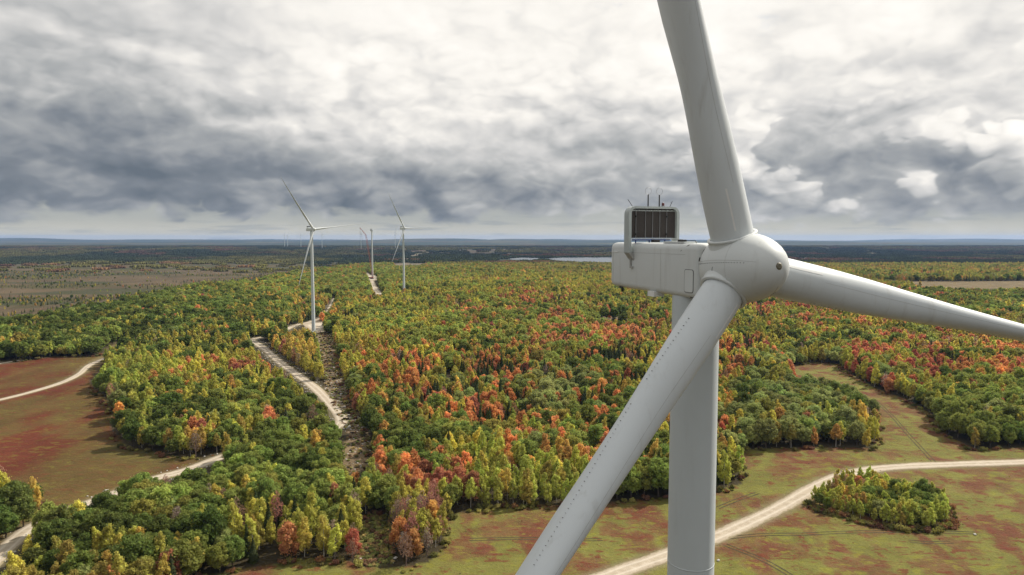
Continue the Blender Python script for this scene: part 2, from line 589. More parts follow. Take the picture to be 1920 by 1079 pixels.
def mat_road():
    m, t, out = new_mat('gravel')
    b = t.n('ShaderNodeBsdfPrincipled', in_Roughness=0.95)
    b.inputs['Specular IOR Level'].default_value = 0.15
    t.put(out.inputs[0], b)
    pos = t.n('ShaderNodeNewGeometry').outputs['Position']
    ac = t.n('ShaderNodeAttribute', attribute_name='across').outputs['Fac']     # -1..1 over the width
    n = t.noise(pos, 0.35, 6, 0.65)
    n2 = t.noise(pos, 2.5, 3, 0.7)
    rut = t.m('ADD', t.gauss(ac, 0.42, 0.10), t.gauss(ac, -0.38, 0.10))
    edge = t.smooth(t.m('ADD', t.m('ABSOLUTE', ac), t.m('MULTIPLY', t.m('SUBTRACT', n, 0.5), 1.2)), 0.72, 1.0)
    col = t.ramp(n, [(0.25, (0.30, 0.245, 0.18)), (0.55, (0.42, 0.355, 0.27)), (0.8, (0.52, 0.46, 0.37))])
    col = t.mix(t.m('MULTIPLY', rut, 0.55), col, (0.60, 0.54, 0.45))
    col = t.mix(t.m('MULTIPLY', edge, 0.75), col, (0.19, 0.155, 0.075))
    g = t.n('ShaderNodeVectorMath', operation='SCALE', in_0=col)
    t.put(g.inputs['Scale'], t.m('ADD', 0.75, t.m('MULTIPLY', n2, 0.5)))
    t.put(b.inputs['Base Color'], g.outputs[0])
    return m


def mat_foliage():
    m, t, out = new_mat('foliage')
    tint = t.n('ShaderNodeAttribute', attribute_name='tint', attribute_type='INSTANCER')
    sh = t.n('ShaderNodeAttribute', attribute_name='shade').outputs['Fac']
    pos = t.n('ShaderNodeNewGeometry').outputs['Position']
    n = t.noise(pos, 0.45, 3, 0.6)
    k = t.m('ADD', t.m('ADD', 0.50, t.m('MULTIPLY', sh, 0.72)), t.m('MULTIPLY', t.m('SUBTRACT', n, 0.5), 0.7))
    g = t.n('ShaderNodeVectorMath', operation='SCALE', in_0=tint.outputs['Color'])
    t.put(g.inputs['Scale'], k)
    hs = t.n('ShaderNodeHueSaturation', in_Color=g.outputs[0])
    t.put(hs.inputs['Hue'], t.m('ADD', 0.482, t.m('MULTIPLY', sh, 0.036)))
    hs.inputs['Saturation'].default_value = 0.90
    d = t.n('ShaderNodeBsdfDiffuse', in_Color=hs.outputs[0])
    tr = t.n('ShaderNodeBsdfTranslucent', in_Color=hs.outputs[0])
    mx = t.n('ShaderNodeMixShader', in_0=0.43, in_1=d.outputs[0], in_2=tr.outputs[0])
    t.put(out.inputs[0], mx)
    return m


def mat_plain(name, col, rough=0.6, spec=0.4, var=0.15, scale=3.0, metal=0.0, bump=0.0):
    m, t, out = new_mat(name)
    b = t.n('ShaderNodeBsdfPrincipled', in_Roughness=rough, in_Metallic=metal)
    b.inputs['Specular IOR Level'].default_value = spec
    t.put(out.inputs[0], b)
    tc = t.n('ShaderNodeTexCoord').outputs['Object']
    n = t.noise(tc, scale, 5, 0.65)
    lo = tuple(c * (1 - var) for c in col)
    hi = tuple(min(1, c * (1 + var)) for c in col)
    t.put(b.inputs['Base Color'], t.ramp(n, [(0.3, lo), (0.7, hi)]))
    if bump:
        bp = t.n('ShaderNodeBump', in_Strength=bump, in_Distance=0.05, in_Height=n)
        t.put(b.inputs['Normal'], bp.outputs[0])
    return m


def mat_paint(name, col, streak=(1, 1, 0.08), dirt=0.5):
    """weathered gel-coat: pale grey with soft streaks, specks and grime"""
    m, t, out = new_mat(name)
    b = t.n('ShaderNodeBsdfPrincipled', in_Roughness=0.42)
    b.inputs['Specular IOR Level'].default_value = 0.35
    t.put(out.inputs[0], b)
    tc = t.n('ShaderNodeTexCoord').outputs['Object']
    mp = t.n('ShaderNodeMapping', in_Vector=tc)
    mp.inputs['Scale'].default_value = streak
    n1 = t.noise(mp.outputs[0], 1.4, 6, 0.6)
    n2 = t.noise(tc, 0.5, 4, 0.55)
    n3 = t.noise(tc, 9.0, 3, 0.7)
    g = t.m('ADD', t.m('MULTIPLY', t.smooth(n1, 0.52, 0.80), 0.7), t.m('MULTIPLY', t.smooth(n3, 0.66, 0.82), 0.5), clamp=True)
    c = t.mix(t.m('MULTIPLY', n2, 0.5), tuple(x * 1.05 for x in col), tuple(x * 0.9 for x in col))
    c = t.mix(t.m('MULTIPLY', g, dirt), c, (0.33, 0.31, 0.27))
    t.put(b.inputs['Base Color'], c)
    t.put(b.inputs['Roughness'], t.m('ADD', 0.36, t.m('MULTIPLY', n1, 0.25)))
    bp = t.n('ShaderNodeBump', in_Strength=0.06, in_Distance=0.03, in_Height=t.noise(tc, 2.2, 4, 0.6))
    t.put(b.inputs['Normal'], bp.outputs[0])
    return m


M_GROUND = mat_ground()
M_ROAD = mat_road()
M_LEAF = mat_foliage()
M_BARK = mat_plain('bark', (0.10, 0.08, 0.065), 0.95, 0.1, 0.35, 2.0)
M_BIRCH = mat_plain('birch_bark', (0.42, 0.39, 0.34), 0.9, 0.1, 0.3, 2.0)
M_TWIG = mat_plain('twigs', (0.17, 0.12, 0.105), 0.95, 0.1, 0.3, 1.0)
M_ROCK = mat_plain('granite', (0.50, 0.48, 0.44), 0.9, 0.2, 0.3, 0.8, bump=0.4)
M_WHITE = mat_paint('gelcoat', (0.64, 0.665, 0.655))
M_TOWER = mat_paint('tower_paint', (0.56, 0.605, 0.615), dirt=0.25)  # neutral coat tinted slightly blue to carry the skylight
M_BLADE = mat_paint('blade_paint', (0.63, 0.665, 0.675), (1, 1, 0.12), 0.42)  # bluish skylight mixed into this paint colour too
M_FRAME = mat_plain('cooler_paint', (0.44, 0.48, 0.47), 0.5, 0.35, 0.06)
M_FIN = mat_plain('radiator_fins', (0.052, 0.045, 0.042), 0.7, 0.3, 0.25, 12.0)
M_DARK = mat_plain('dark_metal', (0.035, 0.035, 0.035), 0.6, 0.4)
M_SEAM = mat_plain('joint_sealant', (0.42, 0.42, 0.40), 0.8, 0.2)
M_SEAMD = mat_plain('gasket', (0.13, 0.13, 0.125), 0.8, 0.2)
M_STEEL = mat_plain('galvanised_steel', (0.38, 0.39, 0.40), 0.45, 0.5, 0.1, metal=0.6)
M_NOSE = mat_plain('nose_fitting', (0.17, 0.155, 0.11), 0.55, 0.4)
M_BLUE = mat_plain('blue_pipe', (0.05, 0.08, 0.22), 0.5, 0.4)
M_LINE = mat_plain('pale_tape', (0.78, 0.78, 0.76), 0.5, 0.3, 0.03)
M_RED = mat_plain('red_lens', (0.10, 0.02, 0.02), 0.3, 0.5)
M_CRANE = mat_plain('crane_red', (0.30, 0.085, 0.06), 0.6, 0.3)


def mat_water():
    m, t, out = new_mat('lake_water')
    b = t.n('ShaderNodeBsdfPrincipled', in_Roughness=0.22)
    b.inputs['Base Color'].default_value = (0.05, 0.065, 0.075, 1)
    b.inputs['Specular IOR Level'].default_value = 0.6
    pos = t.n('ShaderNodeNewGeometry').outputs['Position']
    bp = t.n('ShaderNodeBump', in_Strength=0.15, in_Distance=0.3, in_Height=t.noise(pos, 0.05, 4, 0.6))
    t.put(b.inputs['Normal'], bp.outputs[0])
    t.put(out.inputs[0], b)
    return m


# ------------------------------------------------------------------ ground sheet
def build_ground():
    rad = [2.0]
    while rad[-1] < 200:
        rad.append(rad[-1] * 1.07 + 1.0)
    while rad[-1] < 640:
        rad.append(rad[-1] + 2.0)
    while rad[-1] < 30000:
        rad.append(rad[-1] * 1.012)
    rad = np.array(rad)
    ang = np.concatenate([np.arange(-43, 43.01, 0.24), np.arange(46, 314, 4.0)])
    ang = np.radians(ang)
    nr, na = len(rad), len(ang)
    R, A = np.meshgrid(rad, ang, indexing='ij')
    x = (R * np.sin(A)).ravel()
    y = (R * np.cos(A)).ravel()
    z = ground_z(x, y)
    r = np.hypot(x, y)

    # colours of the land itself
    c = np.zeros((len(x), 3))
    heath = np.zeros(len(x))
    floor = np.array([0.050, 0.040, 0.022])
    nz = fbm(x / 60, y / 60, 41, 4)[:, None]
    c[:] = floor * (0.7 + 0.6 * nz)
    # far woods, too far to be trees: conifer and mixed tones in broken bands, cloud shadow painted in as darker green
    n1 = fbm(x / 900.0, y / 900.0, 51, 4)
    n2 = fbm(x / 260.0, y / 500.0, 61, 4)
    n3 = fbm(x / 90.0, y / 140.0, 65, 3)
    farc = np.zeros_like(c)
    farc[:] = (0.030, 0.042, 0.020)
    farc = farc + sstep(n1, 0.48, 0.68)[:, None] * (np.array([0.075, 0.070, 0.025]) - farc)
    farc = farc + (sstep(n2, 0.56, 0.72) * sstep(n1, 0.3, 0.55))[:, None] * (np.array([0.085, 0.055, 0.04]) - farc) * 0.7
    farc *= (0.55 + 0.9 * n3)[:, None]
    f = sstep(r, 1900, 2700)[:, None]
    c = c * (1 - f) + farc * f
    vm = valley_mask(x, y)
    vc = np.array([0.104, 0.076, 0.044]) * (0.6 + 0.75 * fbm(x / 40, y / 70, 71, 4))[:, None]
    vg = np.array([0.075, 0.066, 0.026])
    vc = vc + sstep(fbm(x / 260, y / 130, 75, 4), 0.46, 0.60)[:, None] * (vg - vc)
    vc = vc + (sstep(fbm(x / 330, y / 150, 79, 3), 0.56, 0.68) * 0.8)[:, None] * (np.array([0.045, 0.052, 0.022]) - vc)
    c = c + (vm * 0.95)[:, None] * (vc - c)

    def blend(mask, col, k=1.0):
        w = (mask * k)[:, None]
        nonlocal c
        c = c * (1 - w) + np.asarray(col) * w

    near = r < 900
    mf = inside(RED_FIELD, x, y).astype(float)
    rn = fbm(x / 34, y / 62, 81, 4)
    redc = np.array([0.105, 0.030, 0.016]) + sstep(rn, 0.30, 0.52)[:, None] * (np.array([0.105, 0.070, 0.024]) - np.array([0.105, 0.030, 0.016]))
    redc = redc * (0.75 + 0.5 * fbm(x / 16, y / 30, 83, 3))[:, None]
    c = c * (1 - mf[:, None]) + redc * mf[:, None]
    heath = np.where(mf > 0, 0.42, heath)
    # grassier towards the wood on its lower side
    g = mf * sstep(-seg_dist(world_poly([(240, 838), (378, 860)]), x, y), -28, 0) * 0.6
    blend(g, (0.095, 0.095, 0.032))
    blend(inside(STRIP_FIELD, x, y).astype(float), (0.16, 0.125, 0.055))
    su, sv, _ = to_pix(x, np.maximum(y, 1.0), z)
    mm = (inside(MEADOW, x, y) | ((y > 100) & inside(SEEN[4], su, sv)) | ((x > 150) & (y > 300) & (y < 950) & blocks_view(x, np.maximum(y, 1.0), z, 11.0, 3.0, None))).astype(float)
    mn = fbm(x / 10, y / 15, 91, 4)
    gr = np.array([0.152, 0.146, 0.038])
    mead = gr + sstep(mn, 0.47, 0.62)[:, None] * (np.array([0.145, 0.088, 0.036]) - gr)
    mn2 = fbm(x / 9 + 40, y / 12, 95, 4)
    mead = mead + (sstep(mn2, 0.56, 0.70) * 0.85)[:, None] * (np.array([0.130, 0.048, 0.028]) - mead)
    mead = mead * (0.8 + 0.4 * fbm(x / 7, y / 10, 97, 3))[:, None]
    c = c * (1 - mm[:, None]) + mead * mm[:, None]
    heath = np.where(mm > 0, 0.85, heath)
    for p, col in ((ROCK_STRIP, (0.185, 0.135, 0.080)), (BRUSH, (0.105, 0.10, 0.045)), (PAD, (0.40, 0.345, 0.265)), (FAR_PAD, (0.42, 0.38, 0.32)), (CLEAR_LINE, (0.24, 0.21, 0.15)),
                   (CLEAR_FAR, (0.2, 0.18, 0.14)), (LOG_CLEAR, (0.15, 0.11, 0.07)), (BROWN_FIELD, (0.150, 0.112, 0.056)), (FAR_BARE, (0.15, 0.125, 0.085))):
        k = inside(p, x, y).astype(float)
        blend(k, np.asarray(col) * (0.65 + 0.7 * fbm(x / 9, y / 9, 99, 3))[:, None])
    for nm, (pts, w) in ROADS.items():
        d = np.full(len(x), 1e9)
        sel = (x > pts[:, 0].min() - 20) & (x < pts[:, 0].max() + 20) & (y > pts[:, 1].min() - 20) & (y < pts[:, 1].max() + 20)
        d[sel] = seg_dist(pts[::2], x[sel], y[sel])
        k = 1 - sstep(d, w / 2 - 0.5, w / 2 + 3.5)
        blend(k, (0.20, 0.17, 0.10), 0.75)
        heath *= 1 - k

    faces = []
    ii = np.arange(nr - 1)[:, None]
    jj = np.arange(na)[None, :]
    kk = (jj + 1) % na
    q = np.stack([ii * na + jj, ii * na + kk, (ii + 1) * na + kk, (ii + 1) * na + jj], -1).reshape(-1, 4)
    me = bpy.data.meshes.new('ground')
    nv = len(x)
    me.vertices.add(nv)
    me.vertices.foreach_set('co', np.stack([x, y, z], 1).ravel())
    cap = np.arange(na)
    me.loops.add(q.size + na)
    me.loops.foreach_set('vertex_index', np.concatenate([q[:, ::-1].ravel(), cap[::-1]]).astype(np.int32))
    me.polygons.add(len(q) + 1)
    me.polygons.foreach_set('loop_start', np.append(np.arange(len(q)) * 4, q.size).astype(np.int32))
    me.polygons.foreach_set('use_smooth', np.ones(len(q) + 1, bool))
    me.update(calc_edges=True)
    a = me.attributes.new('cover', 'FLOAT_COLOR', 'POINT')
    a.data.foreach_set('color', np.concatenate([c, np.ones((nv, 1))], 1).ravel())
    a = me.attributes.new('heath', 'FLOAT', 'POINT')
    a.data.foreach_set('value', heath)
    me.materials.append(M_GROUND)
    o = link_mesh('ground', me)
    tag(o, 'rolling heath, meadow and forest floor reaching to the low hills', kind='structure')
    # make sure it faces up
    if me.polygons[10].normal.z < 0:
        me.flip_normals()


def build_roads():
    labels = {'gravel_road': 'wide pale gravel road curving through the green and red meadow', 'access_road': 'dusty gravel access road winding through the wood to the second turbine',
              'farm_track': 'narrow pale track crossing the red heath field', 'far_road': 'straight gravel road leading to the unfinished turbine',
              'field_path': 'thin pale path along the far edge of the red field'}
    for nm, (pts, w) in ROADS.items():
        d = np.gradient(pts, axis=0)
        d /= np.linalg.norm(d, axis=1)[:, None]
        nrm = np.stack([-d[:, 1], d[:, 0]], 1)
        ac = np.array([-1.06, -1, -0.6, -0.2, 0.2, 0.6, 1, 1.06])
        lift = np.array([-0.25, 0.10, 0.16, 0.2, 0.2, 0.16, 0.10, -0.25])
        wv = (w / 2) * (1 + 0.16 * (vnoise(np.arange(len(pts)) * 0.5, np.zeros(len(pts)), 7) - 0.5))
        P = pts[:, None, :] + nrm[:, None, :] * (ac[None, :, None] * wv[:, None, None])
        z = ground_z(P[..., 0], P[..., 1]) + lift[None, :]
        vs = np.concatenate([P, z[..., None]], -1).reshape(-1, 3)
        n = len(ac)
        fs = [(i * n + j, i * n + j + 1, (i + 1) * n + j + 1, (i + 1) * n + j) for i in range(len(pts) - 1) for j in range(n - 1)]
        me = bpy.data.meshes.new(nm)
        me.from_pydata(vs.tolist(), [], fs)
        a = me.attributes.new('across', 'FLOAT', 'POINT')
        a.data.foreach_set('value', np.tile(ac, len(pts)))
        me.materials.append(M_ROAD)
        me.polygons.foreach_set('use_smooth', np.ones(len(fs), bool))
        me.update()
        if me.polygons[3].normal.z < 0:
            me.flip_normals()
        tag(link_mesh(nm, me), labels[nm], kind='structure')
    # crane pads of crushed stone by the towers
    for nm, poly, lab in (('crane_pad', PAD, 'crushed stone pad round the foot of the second turbine'), ('crane_pad', FAR_PAD, 'pale stone pad round the unfinished turbine')):
        rg = catmull(np.vstack([poly, poly[:1]]), 3.0)[:-1]
        cx, cy = rg.mean(0)
        vs = [(cx, cy, float(ground_z(cx, cy)) + 0.3)] + [(px, py, float(ground_z(px, py)) + 0.25) for px, py in rg]
        n = len(rg)
        fs = [(0, 1 + i, 1 + (i + 1) % n) for i in range(n)]
        me = bpy.data.meshes.new(nm)
        me.from_pydata(vs, [], fs)
        a = me.attributes.new('across', 'FLOAT', 'POINT')
        a.data.foreach_set('value', np.array([0.0] + [0.9] * n))
        me.materials.append(M_ROAD)
        me.update()
        if me.polygons[0].normal.z < 0:
            me.flip_normals()
        tag(link_mesh(nm, me), lab, kind='structure')
    wm = mat_water()
    for poly, lab in zip(LAKES, ('narrow arm of the distant lake beyond the woods', 'broad pale sheet of the distant lake behind the nacelle')):
        rg = catmull(np.vstack([poly, poly[:1]]), 25.0)[:-1]
        me = bpy.data.meshes.new('lake')
        me.from_pydata([(px, py, 5.2) for px, py in rg], [], [tuple(range(len(rg)))])
        me.materials.append(wm)
        me.update()
        if me.polygons[0].normal.z < 0:
            me.flip_normals()
        tag(link_mesh('lake', me), lab, kind='structure')


build_ground()
build_roads()


# ------------------------------------------------------------------ wind turbines
def rounded_rect(hy, z0, z1, r, n=5):
    """points (y, z) round a rounded rectangle"""
    pts = []
    for cy, cz, a0 in ((hy - r, z1 - r, 0), (-hy + r, z1 - r, 90), (-hy + r, z0 + r, 180), (hy - r, z0 + r, 270)):
        for k in range(n + 1):
            a = math.radians(a0 + 90 * k / n)
            pts.append((cy + r * math.cos(a), cz + r * math.sin(a)))
    return pts


BL_R = [1.6, 2.6, 4.5, 7, 9, 11, 13, 15, 18, 21, 25, 30, 36, 43, 50, 57, 63, 67, 69.2, 70]
BL_C = [2.5, 2.5, 2.5, 2.5, 2.6, 2.8, 3.02, 3.22, 3.35, 3.28, 3.1, 2.85, 2.55, 2.1, 1.75, 1.4, 1.1, 0.8, 0.45, 0.12]
BL_T = [2.5, 2.5, 2.48, 2.36, 2.2, 2.02, 1.82, 1.6, 1.33, 1.12, 0.93, 0.76, 0.60, 0.46, 0.36, 0.27, 0.2, 0.13, 0.07, 0.03]
BL_TW = [0, 0, 0, 0, 1, 2, 3, 4, 4, 4, 4, 4, 4, 3, 2, 1, 0, -1, -1, -1]


def blade_section(r, n=32):
    """ring of (chordwise, thickness) points; +chord is the leading edge"""
    c = np.interp(r, BL_R, BL_C)
    th = np.interp(r, BL_R, BL_T)
    w = float(sstep(r, 3.5, 12.5))
    tw = math.radians(np.interp(r, BL_R, BL_TW))
    out = []
    for k in range(n):
        a = 2 * math.pi * k / n
        cx, cy = 1.25 * math.cos(a), 1.25 * math.sin(a)
        s = (1 - math.cos(a)) / 2
        yt = 5 * (0.2969 * math.sqrt(s) - 0.126 * s - 0.3516 * s * s + 0.2843 * s ** 3 - 0.1036 * s ** 4)
        sg = 1 if math.sin(a) >= 0 else -1
        ax = (0.36 - s) * c
        ay = sg * yt * th + 0.02 * th * math.sin(math.pi * s)
        px, py = cx * (1 - w) + ax * w, cy * (1 - w) + ay * w
        out.append((px * math.cos(tw) - py * math.sin(tw), px * math.sin(tw) + py * math.cos(tw)))
    return out


def build_blade(parent, hub, axis, d, detail, pitch_deg):
    """a feathered blade: its chord lies along the rotor axis"""
    d = d.normalized()
    ch = (axis - d * axis.dot(d)).normalized()
    tn = d.cross(ch).normalized()
    q = Quaternion(d, math.radians(pitch_deg))
    ch, tn = q @ ch, q @ tn
    rs = np.unique(np.concatenate([np.linspace(1.6, 20, 34 if detail else 14), np.array(BL_R[9:])]))
    n = 32 if detail else 16

    def bend(r):                       # blades are pre-bent towards the wind
        return axis * (max(0.0, (r - 8) / 62) ** 2 * 1.6)
    rings = []
    for r in rs:
        rings.append([hub + d * r + bend(r) + ch * p[0] + tn * p[1] for p in blade_section(float(r), n)])
    bl = MB().loft(rings).build('blade', M_BLADE, parent)
    if not detail:
        return bl

    def on_skin(r, k, out=0.0):
        sec = blade_section(r, 64)
        p = sec[k % 64]
        nx = np.array(sec[(k + 1) % 64]) - np.array(sec[(k - 1) % 64])
        nv = Vector((nx[1], -nx[0])).normalized()
        if nv.dot(Vector(p)) < 0:
            nv = -nv
        P = hub + d * r + bend(r) + ch * (p[0] + nv[0] * out) + tn * (p[1] + nv[1] * out)
        return P, ch * nv[0] + tn * nv[1]

    # vortex generators in broken rows
    mb = MB()
    for k, r0, r1 in ((VG_K, 5.0, 9.6), (VG_K, 11.0, 21.0), (VG_K, 23.5, 44.0)):
        nn = int((r1 - r0) / 0.27)
        for i in range(nn):
            r = r0 + (r1 - r0) * i / nn
            P, nv = on_skin(r, k, 0.03)
            side = nv.cross(d)
            sg = 0.35 if i % 2 else -0.35
            along = (d * sg + side).normalized()
            mb.box(P, (0.085, 0.014, 0.045), Matrix((along, nv.cross(along), nv)).transposed())
    tag(mb.build('vortex_generators', mat_plain('fin_plastic', (0.27, 0.27, 0.26), 0.7, 0.2), bl), kind='stuff')
    # pale protection tape at the root and the bonded mould seam along the leading edge
    for nm, k, r0, r1, w, mt in (('root_marking', SEAM_K, 2.5, 5.0, 0.05, M_LINE), ('seam', 0, 5.2, 30.0, 0.008, M_SEAM)):
        mb = MB()
        ring = []
        for r in np.linspace(r0, r1, 24):
            P, nv = on_skin(float(r), k, 0.004)
            s = nv.cross(d).normalized() * w
            ring.append([P - s, P + s, P + s - nv * 0.03, P - s - nv * 0.03])
        mb.loft(ring, True, False).build(nm, mt, bl)
    # root joint: dark sealing gap over the bearing
    return bl


VG_K = 13
SEAM_K = 60


def build_turbine(loc, yaw, phi, label, detail=0, group=None, hub_h=117.2, blades=(0, 1, 2), rotor=True, tilt=4.0, cone=5.2, pitch=0.0, scale=1.0):
    t = empty('wind_turbine', loc, yaw)
    t.scale = (scale, scale, scale)
    tag(t, label, 'wind turbine', group)
    hx = 4.3
    hub = Vector((hx, 0, hub_h))
    axis = Vector((math.cos(math.radians(tilt)), 0, math.sin(math.radians(tilt))))
    lat = Vector((0, 1, 0))
    up = axis.cross(lat)
    ztop = hub_h + 1.46
    zbot = hub_h - 2.05

    # tower: four cans with flange joints
    n = 48 if detail else 20
    mb = MB()
    zs = [0, 25, 50, 80, hub_h - 2.2]
    rs = [2.1, 1.95, 1.75, 1.56, 1.53]
    zz = [0, 12, 25, 37, 50, 65, 80, 95, 108, hub_h - 2.2]
    mb.loft([[(np.interp(z, zs, rs) * math.cos(a), np.interp(z, zs, rs) * math.sin(a), z) for a in (2 * math.pi * k / n for k in range(n))] for z in zz])
    tower = mb.build('tower', M_TOWER, t)
    if detail:
        for z in (25, 50, 80, 97):
            r = float(np.interp(z, zs, rs))
            MB().loft([[((r + e) * math.cos(a), (r + e) * math.sin(a), z + h) for a in (2 * math.pi * k / n for k in range(n))]
                       for e, h in ((-0.01, -0.05), (0.012, -0.04), (0.012, 0.04), (-0.01, 0.05))], False).build('flange_joint', M_TOWER, tower)
    if detail or detail == 0:
        fd = MB().tube([(0, 0, -1.0), (0, 0, 0.35)], [4.2, 4.0], 24)
        fd.build('foundation', M_ROAD if False else M_ROCK, tower)
        MB().box((0, -2.06, 2.6), (1.0, 0.12, 2.2)).build('door', M_SEAM, tower)

    # nacelle shell
    x0, x1 = hx - 13.4, hx - 1.75
    mb = MB()
    rings = []
    for s, inset in ((0.0, 0.75), (0.06, 0.45), (0.2, 0.2), (0.42, 0.05), (0.75, 0.0), (11.65 - 0.5, 0.0), (11.65 - 0.25, 0.04), (11.65 - 0.06, 0.14), (11.65, 0.3)):
        x = x0 + s
        k = (x - x0) / (x1 - x0)
        zb = zbot + 0.16 * (1 - k)
        inz = inset * 0.9
        rings.append([(x, y, z) for y, z in rounded_rect(1.66 - inset, zb + inz, ztop - inz * 0.7, 0.42)])
    mb.loft(rings)
    nac = mb.build('nacelle', M_WHITE, t)
    if not detail:
        MB().box((x0 + 3.3, 0, ztop + 0.55), (1.0, 3.9, 1.05)).build('cooler', M_FRAME, t)
        MB().box((x0 + 3.3, 0, ztop + 1.75), (1.0, 4.2, 1.1)).build('radiator_panel', M_FIN, t)
    if detail:
        def strip(nm, pts, w, mt, par, h=0.012, close=False):
            b = MB()
            pts = [Vector(p) for p in pts]
            if close:
                pts = pts + [pts[0]]
            for a, c in zip(pts[:-1], pts[1:]):
                dd = (c - a)
                L = dd.length
                rot = dd.to_track_quat('X', 'Z').to_matrix()
                b.box((a + c) / 2, (L + w * 0.6, w, w), rot)
            return b.build(nm, mt, par)
        ys = -1.66
        # side hatch with its gasket
        hx0, hx1, hz0, hz1 = 1.15, 2.05, hub_h - 1.62, hub_h - 0.22
        MB().loft([[(x, y, z) for x, z in [((hx0 + hx1) / 2 + p[0], p[1]) for p in rounded_rect((hx1 - hx0) / 2, hz0, hz1, 0.14)]] for y in (ys - 0.03, ys + 0.05)]).build('side_hatch', M_WHITE, nac)
        strip('hatch_gasket', [((hx0 + hx1) / 2 + p[0] * 1.04, ys - 0.005, p[1]) for p in rounded_rect((hx1 - hx0) / 2, hz0 - 0.02, hz1 + 0.02, 0.14)], 0.034, M_SEAMD, nac, close=True)
        strip('shell_joint', [(x0 + 0.75, ys, ztop - 0.5), (x0 + 0.75, ys, zbot + 0.55)], 0.022, M_SEAM, nac)
        strip('shell_joint', [(x0 + 0.4, ys + 0.04, ztop - 0.72), (x0 + 0.9, ys, ztop - 0.72), (x1 - 1.4, ys, ztop - 0.72)], 0.018, M_SEAM, nac)
        strip('shell_joint', [(x0 + 7.4, ys, ztop - 0.40), (x0 + 7.4, ys, zbot + 0.45)], 0.016, M_SEAM, nac)
        strip('shell_joint', [(x1 - 1.9, ys, ztop - 0.5), (x1 - 1.2, ys + 0.1, ztop - 0.12), (x1 - 0.9, ys + 0.5, ztop)], 0.03, M_SEAMD, nac)
        # grime lip on the rear corner, lifting bracket and crane hatch lip below
        MB().box((x0 + 1.0, ys - 0.02, ztop - 0.72), (0.9, 0.05, 0.05)).build('rain_lip', M_LINE, nac)
        MB().box((x0 + 6.3, ys + 0.35, zbot + 0.0), (0.85, 0.8, 0.36)).build('underside_vent', M_LINE, nac)
        for xx in (x0 + 1.6, x1 - 0.75):
            MB().box((xx, ys + 0.22, zbot + 0.12), (0.5, 0.16, 0.09)).box((xx + 0.2, ys + 0.2, zbot - 0.05), (0.1, 0.1, 0.3)).build('lifting_lug', M_DARK, nac)
        strip('rear_lamp', [(x0 + 0.05, -1.2, hub_h - 0.3), (x0 + 0.05, -1.0, hub_h - 0.3)], 0.1, M_DARK, nac)
        # roof fittings: hatches, rails, dark vent openings
        MB().box((x0 + 8.5, -0.9, ztop + 0.05), (2.4, 1.0, 0.1)).build('roof_hatch', M_WHITE, nac)
        MB().box((x0 + 9.2, -1.2, ztop + 0.10), (0.55, 0.3, 0.24)).build('roof_vent', M_DARK, nac)
        strip('safety_rail', [(x0 + 8.6, -1.15, ztop), (x0 + 8.7, -1.15, ztop + 0.16), (x0 + 10.6, -1.15, ztop + 0.16), (x0 + 10.7, -1.15, ztop)], 0.035, M_DARK, nac)
        strip('safety_rail', [(x0 + 1.2, 1.0, ztop), (x0 + 1.2, 1.0, ztop + 0.22), (x0 + 6.0, 1.0, ztop + 0.22), (x0 + 6.0, 1.0, ztop)], 0.04, M_STEEL, nac)
        MB().loft([[(xx, y, z) for y, z in rounded_rect(hw, zbot + dz, ztop - dz, 0.5)] for xx, hw, dz in ((x1 - 0.02, 1.40, 0.25), (x1 + 0.22, 1.40, 0.25))]).build('front_bulkhead', M_SEAMD, nac)

        # cooler standing across the roof: a rounded hoop with radiator panels
        cx = hx - 9.85
        hw, zt = 2.12, ztop + 2.62
        zl = ztop - 0.72
        outer, inner = [], []
        rad, th = 0.55, 0.22

        def hoop(h, top, r):
            pts = [(-h, zl), (-h, top - r)]
            pts += [(-h + r - r * math.cos(a), top - r + r * math.sin(a)) for a in np.linspace(0, math.pi / 2, 8)[1:]]
            pts += [(h - r + r * math.sin(a), top - r + r * math.cos(a)) for a in np.linspace(0, math.pi / 2, 8)]
            pts += [(h, zl)]
            return pts
        o_, i_ = hoop(hw, zt, rad), hoop(hw - th, zt - 0.16, rad - 0.2)
        b = MB()
        xa, xb = cx - 0.34, cx + 0.34
        rings = [[(xa, *p) for p in o_], [(xb, *p) for p in o_], [(xb, *p) for p in i_], [(xa, *p) for p in i_], [(xa, *p) for p in o_]]
        k = len(o_)
        vs = [p for r in rings[:4] for p in r]
        fs = []
        for rr in range(4):
            for j in range(k - 1):
                a0, a1 = rr * k + j, rr * k + j + 1
                b0, b1 = ((rr + 1) % 4) * k + j, ((rr + 1) % 4) * k + j + 1
                fs.append((a0, a1, b1, b0))
        fs += [(0, k, 2 * k, 3 * k), (k - 1, 2 * k - 1, 3 * k - 1, 4 * k - 1)]
        b.add(vs, fs)
        frame = b.build('cooler_frame', M_FRAME, t)
        # legs' brackets holding the hoop to the nacelle sides
        for sy in (-1, 1):
            g = MB()
            g.add([(xa, sy * hw, zl), (xb, sy * hw, zl), (xb, sy * 1.62, zl - 0.62), (xa, sy * 1.62, zl - 0.62),
                   (xa, sy * (hw - th), zl + 0.02), (xb, sy * (hw - th), zl + 0.02), (xb, sy * 1.60, zl - 0.2), (xa, sy * 1.60, zl - 0.2)],
                  [(0, 1, 2, 3), (4, 7, 6, 5), (0, 4, 5, 1), (2, 6, 7, 3), (0, 3, 7, 4), (1, 5, 6, 2)])
            g.box((xa + 0.3, sy * 1.72, zl - 0.75), (0.14, 0.12, 0.7))
            g.box((xa + 0.42, sy * 1.74, zl - 1.06), (0.36, 0.10, 0.14))
            g.build('bracket', M_SEAM, frame)
        pz0, pz1 = ztop + 0.34, zt - 0.34
        py0, py1 = -hw + th + 0.02, hw - th - 0.02
